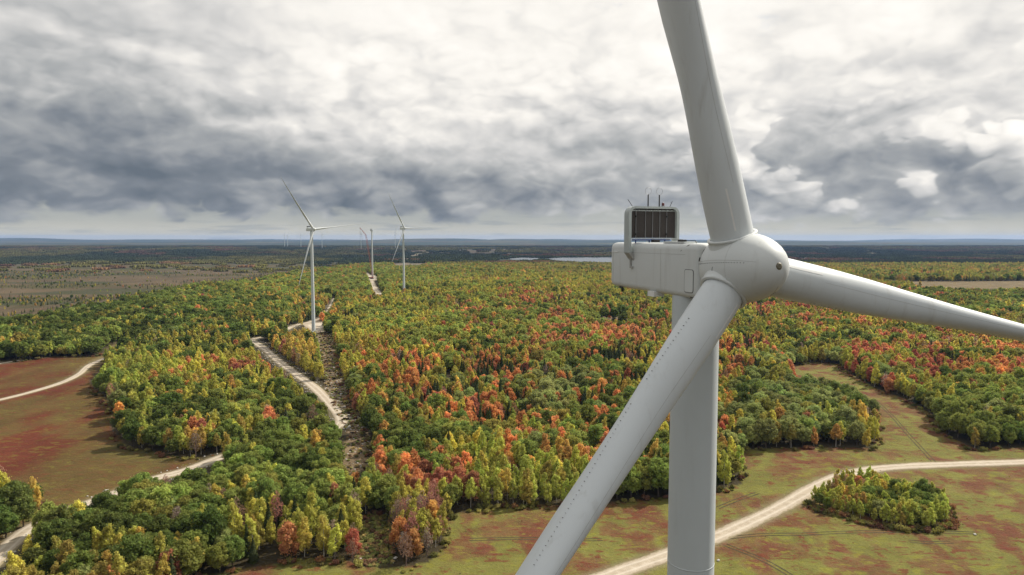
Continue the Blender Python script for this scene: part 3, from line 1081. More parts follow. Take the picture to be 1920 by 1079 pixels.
        cuts = [0, 0.115, 0.325, 0.485, 0.645, 0.80, 1.0]
        for a, c in zip(cuts[:-1], cuts[1:]):
            ya, yb = py0 + (py1 - py0) * a + 0.012, py0 + (py1 - py0) * c - 0.012
            g = MB().box((cx, (ya + yb) / 2, (pz0 + pz1) / 2), (0.22, yb - ya, pz1 - pz0))
            g.build('radiator_panel', M_FIN, frame)
        g = MB()
        for a in cuts[1:-1]:
            g.box((cx + 0.05, py0 + (py1 - py0) * a, (pz0 + pz1) / 2), (0.26, 0.022, pz1 - pz0))
        g.build('divider', M_STEEL, frame)
        for fy in (0.115, 0.80):
            for fz in (0.14, 0.80):
                MB().box((cx + 0.2, py0 + (py1 - py0) * fy, pz0 + (pz1 - pz0) * fz), (0.12, 0.1, 0.12)).build('mounting_bolt', M_DARK, frame)
        for z, h in ((pz1 + 0.05, 0.06), (pz0 - 0.04, 0.06)):
            MB().box((cx, 0, z), (0.4, (py1 - py0), h)).build('rail', M_FRAME, frame)
        g = MB()
        for i in range(11):
            g.box((cx + 0.1, py0 + 0.2 + i * (py1 - py0 - 0.4) / 10, pz1 + 0.12), (0.3, 0.16, 0.1))
        g.build('pipe_clips', M_DARK, frame)
        g = MB()
        g.tube([(cx + 0.25, py0 + 0.1, pz0 - 0.14), (cx + 0.25, py1 - 0.5, pz0 - 0.14)], 0.055, 8)
        for fy in (0.1, 0.4, 0.75):
            y = py0 + (py1 - py0) * fy
            g.tube([(cx + 0.25, y, pz0 - 0.14), (cx + 0.25, y, ztop - 0.05)], 0.05, 8)
        g.build('coolant_pipe', M_BLUE, frame)
        MB().box((cx + 0.4, 0.05, ztop + 0.12), (0.4, 0.5, 0.2)).build('pump', M_DARK, frame)
        # lightning masts with wind sensor hoops, beacon and whips
        for y in (-0.36, 0.58):
            ms = MB().tube([(cx, y, zt - 0.02), (cx, y, zt + 0.88)], [0.05, 0.045], 8).build('sensor_mast', M_DARK, frame)
            pts = [(cx, y + 0.255 * math.sin(a), zt + 1.13 - 0.255 * math.cos(a)) for a in np.linspace(0, 2 * math.pi, 25)]
            MB().tube(pts, 0.013, 6, False).build('hoop', M_STEEL, ms)
        bc = MB().tube([(cx, 0.9, zt), (cx, 0.9, zt + 0.08)], 0.12, 12).build('beacon', M_STEEL, frame)
        MB().tube([(cx, 0.9, zt + 0.08), (cx, 0.9, zt + 0.26), (cx, 0.9, zt + 0.3)], [0.1, 0.1, 0.06], 12).build('lens', M_RED, bc)
        for y, dy, L in ((-1.62, -0.42, 0.5), (1.45, 0.24, 0.42)):
            MB().tube([(cx, y, zt - 0.05), (cx, y + dy, zt + L)], 0.02, 6).tube([(cx, y + dy * 0.7, zt + L * 0.7), (cx, y + dy * 0.7 - 0.08, zt + L * 0.75)], 0.015, 5).build('whip_antenna', M_DARK, frame)

    # tower top bearing under the nacelle
    MB().tube([(0, 0, hub_h - 2.35), (0, 0, zbot + 0.1)], [1.525, 1.525], n, True).build('yaw_ring', M_TOWER, t)

    if not rotor:
        MB().tube([hub - axis * 2.2, hub - axis * 1.0], [1.35, 1.25], 20).build('main_shaft', M_STEEL, t)
        return t

    # spinner: a body of revolution about the tilted axis
    n = 64 if detail else 20
    prof = [(-1.72, 1.80), (-1.70, 1.86), (-1.3, 1.98), (-0.7, 2.09), (0.0, 2.13), (0.6, 2.10), (1.2, 1.98), (1.8, 1.76), (2.3, 1.49), (2.7, 1.19), (3.0, 0.88), (3.22, 0.58), (3.36, 0.30), (3.40, 0.05)]
    xs = [p[0] for p in prof]
    if detail:
        tt = np.linspace(0, len(prof) - 1, 40)
        pr = [(float(np.interp(q, range(len(prof)), xs)), float(np.interp(q, range(len(prof)), [p[1] for p in prof]))) for q in tt]
        # ellipse keeps the nose smooth
        pr = [(-1.45, 1.72), (-1.43, 1.82), (-1.2, 1.95), (-0.9, 2.04), (-0.5, 2.11)] + [(3.4 * math.sin(a), 2.13 * math.cos(a) ** 0.92) for a in np.linspace(0, math.pi / 2 - 0.02, 30)]
    else:
        pr = prof
    mb = MB()
    mb.loft([[hub + axis * p[0] + (lat * math.cos(a) + up * math.sin(a)) * p[1] for a in (2 * math.pi * k / n for k in range(n))] for p in pr])
    spin = mb.build('hub', M_WHITE, t)

    dirs = []
    for k in range(3):
        a = math.radians(phi + 120 * k)
        d = (lat * math.cos(a) - up * -math.sin(a)) if False else (lat * math.cos(a) + Vector((0, 0, 1)) * 0)
        d = lat * math.cos(a) + (-up if up.z < 0 else up) * math.sin(a)
        d = d * math.cos(math.radians(cone)) + axis * math.sin(math.radians(cone))
        dirs.append(d.normalized())
    for k in blades:
        d = dirs[k]
        u = axis.cross(d).normalized()
        w = d.cross(u)
        if detail:
            m2 = 48
            mb = MB()
            mb.loft([[hub + d * s + (u * math.cos(a) + w * math.sin(a)) * r for a in (2 * math.pi * q / m2 for q in range(m2))]
                     for s, r in ((0.9, 1.72), (1.45, 1.5), (1.75, 1.43), (1.9, 1.41), (1.93, 1.46), (2.02, 1.46), (2.05, 1.42), (2.05, 1.28))], False)
            mb.build('blade_collar', M_WHITE, spin)
            MB().loft([[hub + d * s + (u * math.cos(a) + w * math.sin(a)) * r for a in (2 * math.pi * q / m2 for q in range(m2))]
                       for s, r in ((2.0, 1.2), (2.0, 1.30), (2.03, 1.30), (2.03, 1.2))], False).build('blade_seal', M_SEAMD, spin)
        build_blade(t, hub, axis, d, detail, pitch)
    if detail:
        nose = hub + axis * 3.385
        MB().tube([nose - axis * 0.1, nose + axis * 0.03, nose + axis * 0.06], [0.2, 0.2, 0.13], 20).build('nose_cap', M_NOSE, spin)

        def spun(aang, x):
            a = math.radians(aang)
            r = 2.13 * math.cos(math.asin(max(-1, min(1, x / 3.4)))) ** 0.92 if x > 0 else float(np.interp(x, [-1.72, -1.4, -0.5, 0], [1.85, 1.97, 2.11, 2.13]))
            return hub + axis * x + (lat * math.cos(a) + up * math.sin(a)) * r
        # bonded joints of the three shell segments, a few scuffs and drain slots
        usg = 1 if up.z > 0 else -1
        for k in range(3):
            ja = usg * (phi + 60 + 120 * k)
            strip('shell_joint', [spun(ja, x) for x in np.linspace(-1.3, 2.9, 26)], 0.016, M_SEAM, spin)
        for x in (1.25,):
            strip('shell_joint', [spun(a, x) for a in range(0, 361, 8)], 0.012, M_SEAM, spin)
        for aa, xx in ((205, -1.2), (160, -1.25), (250, -1.25)):
            strip('drain_slot', [spun(usg * aa, xx), spun(usg * (aa + 6), xx)], 0.055, M_DARK, spin)
        strip('scuff', [spun(usg * 196, 0.35), spun(usg * 183, 0.25), spun(usg * 178, 0.3)], 0.03, M_SEAMD, spin)
        g = MB()
        for k in range(3):
            for q in range(22):
                x = -1.2 + q * 0.17
                pp = spun(usg * (phi + 64 + 120 * k), x)
                g.box(pp, (0.04, 0.04, 0.04))
        tag(g.build('rivets', M_SEAMD, spin), kind='stuff')
    return t


near_base = (12.17, 45.04)
build_turbine((near_base[0], near_base[1], float(ground_z(*near_base))), math.radians(-70), -12.6,
              'huge pale grey wind turbine close by, its hub and dark roof cooler in view', detail=1, pitch=-4.0, hub_h=117.22 - float(ground_z(*near_base)))


def place_turbine(px, py_base, yaw_deg, phi, label, **kw):
    x, y = pix_to_ground(np.array([px]), np.array([py_base]))
    x, y = float(x[0]), float(y[0])
    return build_turbine((x, y, float(ground_z(x, y))), math.radians(yaw_deg), phi, label, **kw), x, y


TG = 'wind turbines along the wooded ridge'
place_turbine(588, 622, -42, 6.5, 'white wind turbine by the gravel pad, nearest of those on the ridge', group=TG)
place_turbine(757.5, 550.5, -48, 0.0, 'white wind turbine rising from the woods beyond the unfinished tower', group=TG)
t4, cx4, cy4 = place_turbine(698.5, 523, -60, 0.0, 'unfinished white turbine tower without blades, beside a red crane', group=TG, rotor=False)
far_specs = [(534.5, 441.5, 6900, 'small far turbine on the skyline, westernmost of the hazy pair', 96),
             (540.3, 442, 6900, 'small far turbine on the skyline, eastern one of the hazy pair', 74),
             (565.0, 441, 6600, 'lone small far turbine close to the nearest ridge turbine, west of its tower', 90),
             (604.5, 440.5, 6300, 'small far turbine on the skyline just east of the nearest ridge turbine', 60),
             (677.5, 438, 6000, 'small far turbine on the skyline just west of the red crane', 42),
             (741.5, 437, 6200, 'small far turbine half hidden behind a blade of another turbine', 92)]
for px, py, D, lab, ph in far_specs:
    x = (px - 960) / FPX * D
    hz = CZ - (py - EYE) / FPX * D
    gz = float(ground_z(x, D))
    build_turbine((x, D, gz), math.radians(-40 - ph % 23), ph, lab, group='hazy turbines on the skyline', hub_h=max(hz - gz, 95.0), scale=1.0)


def build_crane(x, y):
    """crawler crane with a lattice boom leaning over the unfinished tower"""
    gz = float(ground_z(x, y))
    c = empty('crawler_crane', (x, y, gz), 0.0)
    tag(c, 'red lattice boom crawler crane standing beside the unfinished tower', 'crane')
    for s in (-1, 1):
        MB().loft([[(px, s * 4 + w, pz) for px, pz in ((-5, 0.7), (-4.2, 0), (4.2, 0), (5, 0.7), (4.2, 1.6), (-4.2, 1.6))] for w in (-0.7, 0.7)], True, False).build('crawler_track', M_DARK, c)
    MB().box((0, 0, 1.7), (3.5, 7.4, 1.0)).build('carbody', M_DARK, c)
    up = MB().box((-2, 0, 3.6), (9, 4, 2.6)).build('superstructure', M_CRANE, c)
    MB().box((-7.2, 0, 3.5), (2.0, 5, 3.0)).build('counterweight', M_DARK, up)
    MB().box((2.2, 1.6, 3.9), (2.2, 1.6, 2.3)).build('cab', M_CRANE, up)

    def lattice(nm, a, b, w0, w1, seg):
        a, b = Vector(a), Vector(b)
        d = (b - a).normalized()
        u = d.cross(Vector((0, 1, 0))).normalized()
        v = d.cross(u)
        mb = MB()
        st = []
        for i in range(seg + 1):
            k = i / seg
            w = (w0 + (w1 - w0) * k) / 2
            p = a.lerp(b, k)
            st.append([p + u * sx * w + v * sy * w for sx, sy in ((1, 1), (1, -1), (-1, -1), (-1, 1))])
        for q in range(4):
            mb.tube([s[q] for s in st], 0.15, 5)
        for i in range(seg):
            for q in range(4):
                mb.tube([st[i][q], st[i + 1][(q + 1) % 4]], 0.11, 4)
        return mb.build(nm, M_CRANE, c)
    piv = (3.0, 0, 3.2)
    elbow = (-12.5, 0, 106)
    lattice('main_boom', piv, elbow, 2.6, 2.6, 26)
    lattice('jib', elbow, (-27, 0, 124), 2.2, 1.0, 8)
    mb = MB()
    mb.tube([(-8, 0, 5), (-22, 0, 102), elbow], 0.12, 4)
    mb.tube([(-22, 0, 102), (-27, 0, 124)], 0.12, 4)
    mb.build('pendant_line', M_DARK, c)
    MB().tube([(-27, 0, 124), (-27, 0, 60)], 0.1, 4).box((-27, 0, 59), (1, 0.8, 2)).build('hoist_line', M_DARK, c)


build_crane(cx4 + 1.0, cy4 - 14)


# ------------------------------------------------------------------ trees
PROTO = bpy.data.collections.new('tree_kinds')


def leaf_quads(P, N, size, rng, jit=0.5, asp=0.7):
    n = len(P)
    N = N + rng.normal(size=(n, 3)) * jit
    N /= np.linalg.norm(N, axis=1)[:, None] + 1e-9
    T = np.cross(N, rng.normal(size=(n, 3)))
    T /= np.linalg.norm(T, axis=1)[:, None] + 1e-9
    B = np.cross(N, T)
    s = (size * rng.uniform(0.6, 1.35, n))[:, None]
    k = s * asp
    v = np.stack([P - T * s, P - B * k, P + T * s, P + B * k], 1)
    v[:, 1] += N * s * 0.25
    v[:, 3] += N * s * 0.25
    return v.reshape(-1, 3)


def ico(c, r, rng, squash=(1, 1, 1), sub=1, rough=0.2):
    bm = bmesh.new()
    bmesh.ops.create_icosphere(bm, subdivisions=sub, radius=1.0)
    v = np.array([p.co[:] for p in bm.verts])
    f = [tuple(q.index for q in p.verts) for p in bm.faces]
    bm.free()
    v *= (1 + rng.normal(size=(len(v), 1)) * rough)
    return v * np.array(squash) * r + np.asarray(c), f


def lobes_for(kind, rng):
    L = []
    if kind == 'broadleaf':
        n = rng.integers(24, 32)
        R, zc, H = 5.0, 7.3, 5.2
        for i in range(n):
            ph = i * 2.39996 + rng.uniform(-0.3, 0.3)
            w = 1 - (i + 0.5) / n * 1.85
            w = np.clip(w + rng.uniform(-0.1, 0.1), -0.85, 0.98)
            q = math.sqrt(1 - w * w) * (1.0 if w > 0 else 0.92)
            r = rng.uniform(1.0, 1.9)
            k = rng.uniform(0.66, 0.88)
            L.append((np.array([R * k * q * math.cos(ph), R * k * q * math.sin(ph), zc + H * k * w]), r, (1, 1, 0.85)))
        L.append((np.array([0, 0, zc - 0.3]), 2.9, (1, 1, 1)))
    elif kind == 'birch':
        lean = rng.normal(size=2) * 0.5
        zl = rng.choice([2.4, 3.2, 5.2])
        heads = rng.integers(1, 4)
        for i in range(20):
            u = i / 19
            z = zl + u * (11.5 - zl)
            pr = 2.55 * math.sin(math.pi * min(1, (u * 0.80 + 0.18))) ** 0.75
            ph = i * 2.4 + rng.uniform(-0.6, 0.6)
            r = rng.uniform(0.65, 1.2) * (1.05 - 0.30 * u)
            k = rng.uniform(0.55, 0.95)
            L.append((np.array([pr * k * math.cos(ph) + lean[0] * u, pr * k * math.sin(ph) + lean[1] * u, z + rng.uniform(-0.4, 0.4)]), r, (1, 1, 1.25)))
        for i in range(heads):
            ph = rng.uniform(0, 6.28)
            L.append((np.array([0.9 * math.cos(ph) + lean[0], 0.9 * math.sin(ph) + lean[1], rng.uniform(11.2, 12.8)]), rng.uniform(0.6, 0.85), (0.9, 0.9, 1.6)))
    elif kind == 'maple':
        for i in range(24):
            u = i / 23
            z = 2.6 + u * 8.4
            pr = 3.5 * math.sin(math.pi * min(1, (u * 0.74 + 0.22))) ** 0.7
            ph = i * 2.4 + rng.uniform(-0.5, 0.5)
            r = rng.uniform(0.85, 1.5) * (1.05 - 0.25 * u)
            k = rng.uniform(0.6, 0.92)
            L.append((np.array([pr * k * math.cos(ph), pr * k * math.sin(ph), z + rng.uniform(-0.5, 0.5)]), r, (1, 1, 1.1)))
    elif kind == 'brown':
        for i in range(11):
            u = i / 10
            z = 4 + u * 7
            pr = 2.4 * math.sin(math.pi * min(1, (u * 0.8 + 0.2)))
            ph = i * 2.4
            L.append((np.array([pr * 0.8 * math.cos(ph), pr * 0.8 * math.sin(ph), z]), rng.uniform(0.9, 1.5), (0.9, 0.9, 1.3)))
    elif kind == 'shrub':
        for i in range(6):
            ph = i * 2.4
            L.append((np.array([1.0 * math.cos(ph) * rng.uniform(0.3, 1), 1.0 * math.sin(ph) * rng.uniform(0.3, 1), rng.uniform(0.5, 1.3)]), rng.uniform(0.5, 0.9), (1, 1, 0.9)))
    return L


def make_crown(kind, seed, nleaf, size, core=True):
    rng = np.random.default_rng(seed)
    V, F, S = [], [], []
    nv = 0

    def put(v, f, s):
        nonlocal nv
        V.append(v)
        F.extend([tuple(i + nv for i in q) for q in f])
        S.append(s)
        nv += len(v)
    if kind == 'spruce':
        H, z0 = 15.0, 1.2
        tiers = 15 if nleaf > 500 else 9
        for i in range(tiers):
            u = i / tiers
            z = z0 + (H - z0) * u
            R = 3.3 * (1 - u) ** 0.9 + 0.15
            nb = int(11 - 6 * u)
            for j in range(nb):
                ph = 2 * math.pi * j / nb + i * 0.7 + rng.uniform(-0.25, 0.25)
                r = R * rng.uniform(0.75, 1.15)
                dr = 0.42 * r + 0.1
                c, s_ = math.cos(ph), math.sin(ph)
                wdt = 0.30 * r + 0.2
                root = np.array([0.1 * c, 0.1 * s_, z + 0.5])
                mid = np.array([0.6 * r * c, 0.6 * r * s_, z + 0.30 - dr * 0.35])
                tip = np.array([r * c, r * s_, z - dr * 0.75])
                side = np.array([-s_, c, 0]) * wdt
                v = np.array([root, mid - side + [0, 0, -0.25], tip, mid + side + [0, 0, -0.25], mid + [0, 0, 0.16]])
                put(v, [(0, 1, 4), (1, 2, 4), (2, 3, 4), (3, 0, 4)], np.full(5, rng.uniform(0.2, 0.9)))
        n = nleaf // 2
        u = rng.uniform(0, 1, n) ** 1.5
        ph = rng.uniform(0, 2 * math.pi, n)
        R = (3.3 * (1 - u) ** 0.9 + 0.1) * rng.uniform(0.55, 1.05, n)
        P = np.stack([R * np.cos(ph), R * np.sin(ph), z0 + (H - z0) * u - 0.25 * R + 0.2], 1)
        N = np.stack([np.cos(ph), np.sin(ph), np.full(n, 0.6)], 1)
        put(leaf_quads(P, N, size, rng, 0.5, 0.4), [tuple(range(4 * i, 4 * i + 4)) for i in range(n)], np.repeat(rng.uniform(0.1, 0.9, n), 4))
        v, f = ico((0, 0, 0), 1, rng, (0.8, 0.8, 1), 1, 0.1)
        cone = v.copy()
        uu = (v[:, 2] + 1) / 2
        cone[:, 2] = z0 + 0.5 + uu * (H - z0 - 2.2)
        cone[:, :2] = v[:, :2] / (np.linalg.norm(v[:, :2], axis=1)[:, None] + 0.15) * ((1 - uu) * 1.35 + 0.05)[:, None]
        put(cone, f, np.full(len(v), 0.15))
    else:
        L = lobes_for(kind, rng)
        tot = sum(l[1] ** 2 for l in L)
        for c, r, sq in L:
            n = max(6, int(nleaf * r * r / tot))
            D = rng.normal(size=(n, 3))
            D[:, 2] += 0.35
            D /= np.linalg.norm(D, axis=1)[:, None]
            rr = r * (0.72 + 0.36 * rng.random(n) ** 0.7)
            P = c + D * rr[:, None] * np.array(sq)
            keep = np.ones(n, bool)
            for c2, r2, s2 in L:
                if c2 is c:
                    continue
                keep &= np.linalg.norm((P - c2) / np.array(s2), axis=1) > r2 * 0.62
            P, D = P[keep], D[keep]
            n = len(P)
            base = rng.uniform(0.25, 0.75)
            put(leaf_quads(P, D, size, rng), [tuple(range(4 * i, 4 * i + 4)) for i in range(n)],
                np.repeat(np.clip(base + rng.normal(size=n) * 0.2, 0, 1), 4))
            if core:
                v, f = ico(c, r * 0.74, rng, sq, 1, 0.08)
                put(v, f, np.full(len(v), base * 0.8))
        if kind in ('birch', 'maple'):      # ragged upward sprays round the outline
            n = int(nleaf * 0.22)
            idx = rng.integers(0, len(L), n)
            P = np.array([L[i][0] for i in idx]) + rng.normal(size=(n, 3)) * np.array([0.95, 0.95, 1.2]) * np.array([[L[i][1] * 0.8] for i in idx])
            N = rng.normal(size=(n, 3))
            N[:, 2] *= 0.25
            put(leaf_quads(P, N, size * 0.9, rng, 0.25, 0.5), [tuple(range(4 * i, 4 * i + 4)) for i in range(n)], np.repeat(rng.uniform(0.3, 1.0, n), 4))
        if kind in ('broadleaf',):
            n = int(nleaf * 0.10)
            idx = rng.integers(0, len(L), n)
            P = np.array([L[i][0] for i in idx]) + rng.normal(size=(n, 3)) * np.array([[L[i][1] * 0.72] for i in idx])
            put(leaf_quads(P, rng.normal(size=(n, 3)) + [0, 0, 0.8], size * 0.9, rng, 0.3, 0.6), [tuple(range(4 * i, 4 * i + 4)) for i in range(n)], np.repeat(rng.uniform(0.3, 1.0, n), 4))
    return np.concatenate(V), F, np.concatenate(S)


TRUNK = {'broadleaf': (11, 0.34, M_BARK), 'birch': (12.5, 0.16, M_BIRCH), 'maple': (11, 0.2, M_BARK), 'brown': (11, 0.2, M_TWIG), 'spruce': (14, 0.22, M_BARK), 'shrub': (1.2, 0.05, M_BARK)}


def make_trunk(kind, seed, full=True):
    rng = np.random.default_rng(seed)
    H, r, m = TRUNK[kind]
    mb = MB()
    bx, by = rng.normal(size=2) * 0.25
    ax = lambda k: Vector((bx * math.sin(k * 2.5), by * math.sin(k * 2.1), H * k))
    mb.tube([ax(0) - Vector((0, 0, 0.4)), ax(0.05), ax(0.35), ax(0.7), ax(1.0)], [r * 1.5, r, r * 0.75, r * 0.45, r * 0.12], 6)
    if full and kind not in ('spruce',):
        n = {'broadleaf': 7, 'birch': 6, 'maple': 6, 'brown': 16, 'shrub': 4}[kind]
        Rr = {'broadleaf': 4.0, 'birch': 1.6, 'maple': 2.4, 'brown': 2.6, 'shrub': 0.9}[kind]
        for i in range(n):
            k = 0.28 + 0.62 * i / n
            ph = i * 2.4 + rng.uniform(-0.4, 0.4)
            p0 = ax(k)
            L = Rr * (1.1 - 0.55 * k) * rng.uniform(0.8, 1.15)
            p1 = p0 + Vector((math.cos(ph) * L * 0.5, math.sin(ph) * L * 0.5, L * 0.45))
            p2 = p0 + Vector((math.cos(ph) * L, math.sin(ph) * L, L * 1.05))
            mb.tube([p0, p1, p2], [r * 0.42 * (1.2 - k), r * 0.28 * (1.2 - k), 0.02], 4)
    return mb, m


def crown_mesh(nm, kind, seed, nleaf, size, with_trunk=None):
    v, f, s = make_crown(kind, seed, nleaf, size, core=kind not in ('brown',))
    nleaf_faces = len(f)
    smooth = None
    mats = [M_LEAF]
    if with_trunk:
        mb, m = make_trunk(kind, seed, full=with_trunk == 'full')
        b = len(v)
        v = np.concatenate([v, np.array([tuple(p) for p in mb.v])])
        f = f + [tuple(i + b for i in q) for q in mb.f]
        s = np.concatenate([s, np.zeros(len(mb.v))])
        mats.append(m)
    me = bpy.data.meshes.new(nm)
    me.from_pydata(v.tolist(), [], f)
    a = me.attributes.new('shade', 'FLOAT', 'POINT')
    a.data.foreach_set('value', s)
    for m in mats:
        me.materials.append(m)
    if with_trunk:
        mi = np.zeros(len(f), np.int32)
        mi[nleaf_faces:] = 1
        me.polygons.foreach_set('material_index', mi)
    me.update()
    return me


KINDS = ['broadleaf', 'birch', 'maple', 'spruce', 'brown']
LEAFN = {'broadleaf': (2600, 0.40), 'birch': (1150, 0.30), 'maple': (1500, 0.33), 'spruce': (1100, 0.36), 'brown': (520, 0.24)}
NVAR = {'broadleaf': 5, 'birch': 5, 'maple': 4, 'spruce': 3, 'brown': 3}
CROWNS, TRUNKS, PROTO_ID = {}, {}, {}
plist = []
for ki, kd in enumerate(KINDS):
    for v in range(NVAR[kd]):
        nl, sz = LEAFN[kd]
        CROWNS[kd, v] = crown_mesh('crown', kd, 100 + ki * 20 + v, nl, sz)
        mb, m = make_trunk(kd, 100 + ki * 20 + v)
        TRUNKS[kd, v] = mb.mesh('trunk', m)
        for lod, (k2, s2) in enumerate(((1.0, 1.0), (0.22, 2.0))):
            me = crown_mesh('kind', kd, 100 + ki * 20 + v, max(60, int(nl * k2)), sz * s2, 'full' if lod == 0 else 'plain')
            o = bpy.data.objects.new('kind_%03d' % len(plist), me)
            PROTO_ID[kd, v, lod] = len(plist)
            plist.append(o)
            PROTO.objects.link(o)


def scatter(name, coll, pts, proto, rz, scl, tint, label):
    """one mesh of points that geometry nodes fill with copies: the wood that nobody could count"""
    me = bpy.data.meshes.new(name)
    me.vertices.add(len(pts))
    me.vertices.foreach_set('co', np.asarray(pts, float).ravel())
    a = me.attributes.new('proto', 'INT', 'POINT')
    a.data.foreach_set('value', np.asarray(proto, np.int32))
    a = me.attributes.new('spin', 'FLOAT_VECTOR', 'POINT')
    rot = np.zeros((len(pts), 3))
    rot[:, 2] = rz
    a.data.foreach_set('vector', rot.ravel())
    a = me.attributes.new('size', 'FLOAT_VECTOR', 'POINT')
    a.data.foreach_set('vector', np.asarray(scl, float).ravel())
    a = me.attributes.new('tint', 'FLOAT_COLOR', 'POINT')
    a.data.foreach_set('color', np.concatenate([tint, np.ones((len(pts), 1))], 1).ravel())
    o = link_mesh(name, me)
    ng = bpy.data.node_groups.new(name + '_nodes', 'GeometryNodeTree')
    ng.interface.new_socket('Geometry', in_out='INPUT', socket_type='NodeSocketGeometry')
    ng.interface.new_socket('Geometry', in_out='OUTPUT', socket_type='NodeSocketGeometry')
    gi = ng.nodes.new('NodeGroupInput')
    go = ng.nodes.new('NodeGroupOutput')
    iop = ng.nodes.new('GeometryNodeInstanceOnPoints')
    ci = ng.nodes.new('GeometryNodeCollectionInfo')
    ci.inputs['Collection'].default_value = coll
    ci.inputs['Separate Children'].default_value = True
    ci.inputs['Reset Children'].default_value = True

    def na(nm, ty):
        nd = ng.nodes.new('GeometryNodeInputNamedAttribute')
        nd.data_type = ty
        nd.inputs['Name'].default_value = nm
        return nd.outputs['Attribute']
    lk = ng.links.new
    lk(gi.outputs[0], iop.inputs['Points'])
    lk(ci.outputs[0], iop.inputs['Instance'])
    iop.inputs['Pick Instance'].default_value = True
    lk(na('proto', 'INT'), iop.inputs['Instance Index'])
    lk(na('spin', 'FLOAT_VECTOR'), iop.inputs['Rotation'])
    lk(na('size', 'FLOAT_VECTOR'), iop.inputs['Scale'])
    lk(iop.outputs[0], go.inputs[0])
    md = o.modifiers.new('scatter', 'NODES')
    md.node_group = ng
    tag(o, label, kind='stuff')
    return o


# colours of the leaves by kind: (name, linear colour)
SHADES = {
    'broadleaf': [('deep green', (0.165, 0.212, 0.040)), ('mid green', (0.260, 0.320, 0.056)), ('bright green', (0.375, 0.430, 0.072)), ('olive green', (0.390, 0.345, 0.058)), ('dusty green', (0.390, 0.430, 0.120))],
    'birch': [('yellow green', (0.64, 0.580, 0.075)), ('lime green', (0.54, 0.560, 0.080)), ('golden yellow', (0.72, 0.53, 0.085)), ('bright yellow', (0.78, 0.66, 0.085)), ('olive yellow', (0.54, 0.455, 0.075)), ('ochre', (0.64, 0.39, 0.085))],
    'maple': [('orange', (0.80, 0.34, 0.090)), ('scarlet', (0.66, 0.190, 0.090)), ('rust red', (0.52, 0.190, 0.095)), ('salmon orange', (0.76, 0.32, 0.115)), ('amber', (0.80, 0.45, 0.085)), ('crimson', (0.52, 0.130, 0.105))],
    'spruce': [('dark green', (0.092, 0.115, 0.040)), ('blue green', (0.100, 0.128, 0.054)), ('black green', (0.068, 0.086, 0.032))],
    'brown': [('brown', (0.40, 0.235, 0.145)), ('grey brown', (0.41, 0.30, 0.23)), ('reddish brown', (0.46, 0.200, 0.140))],
}
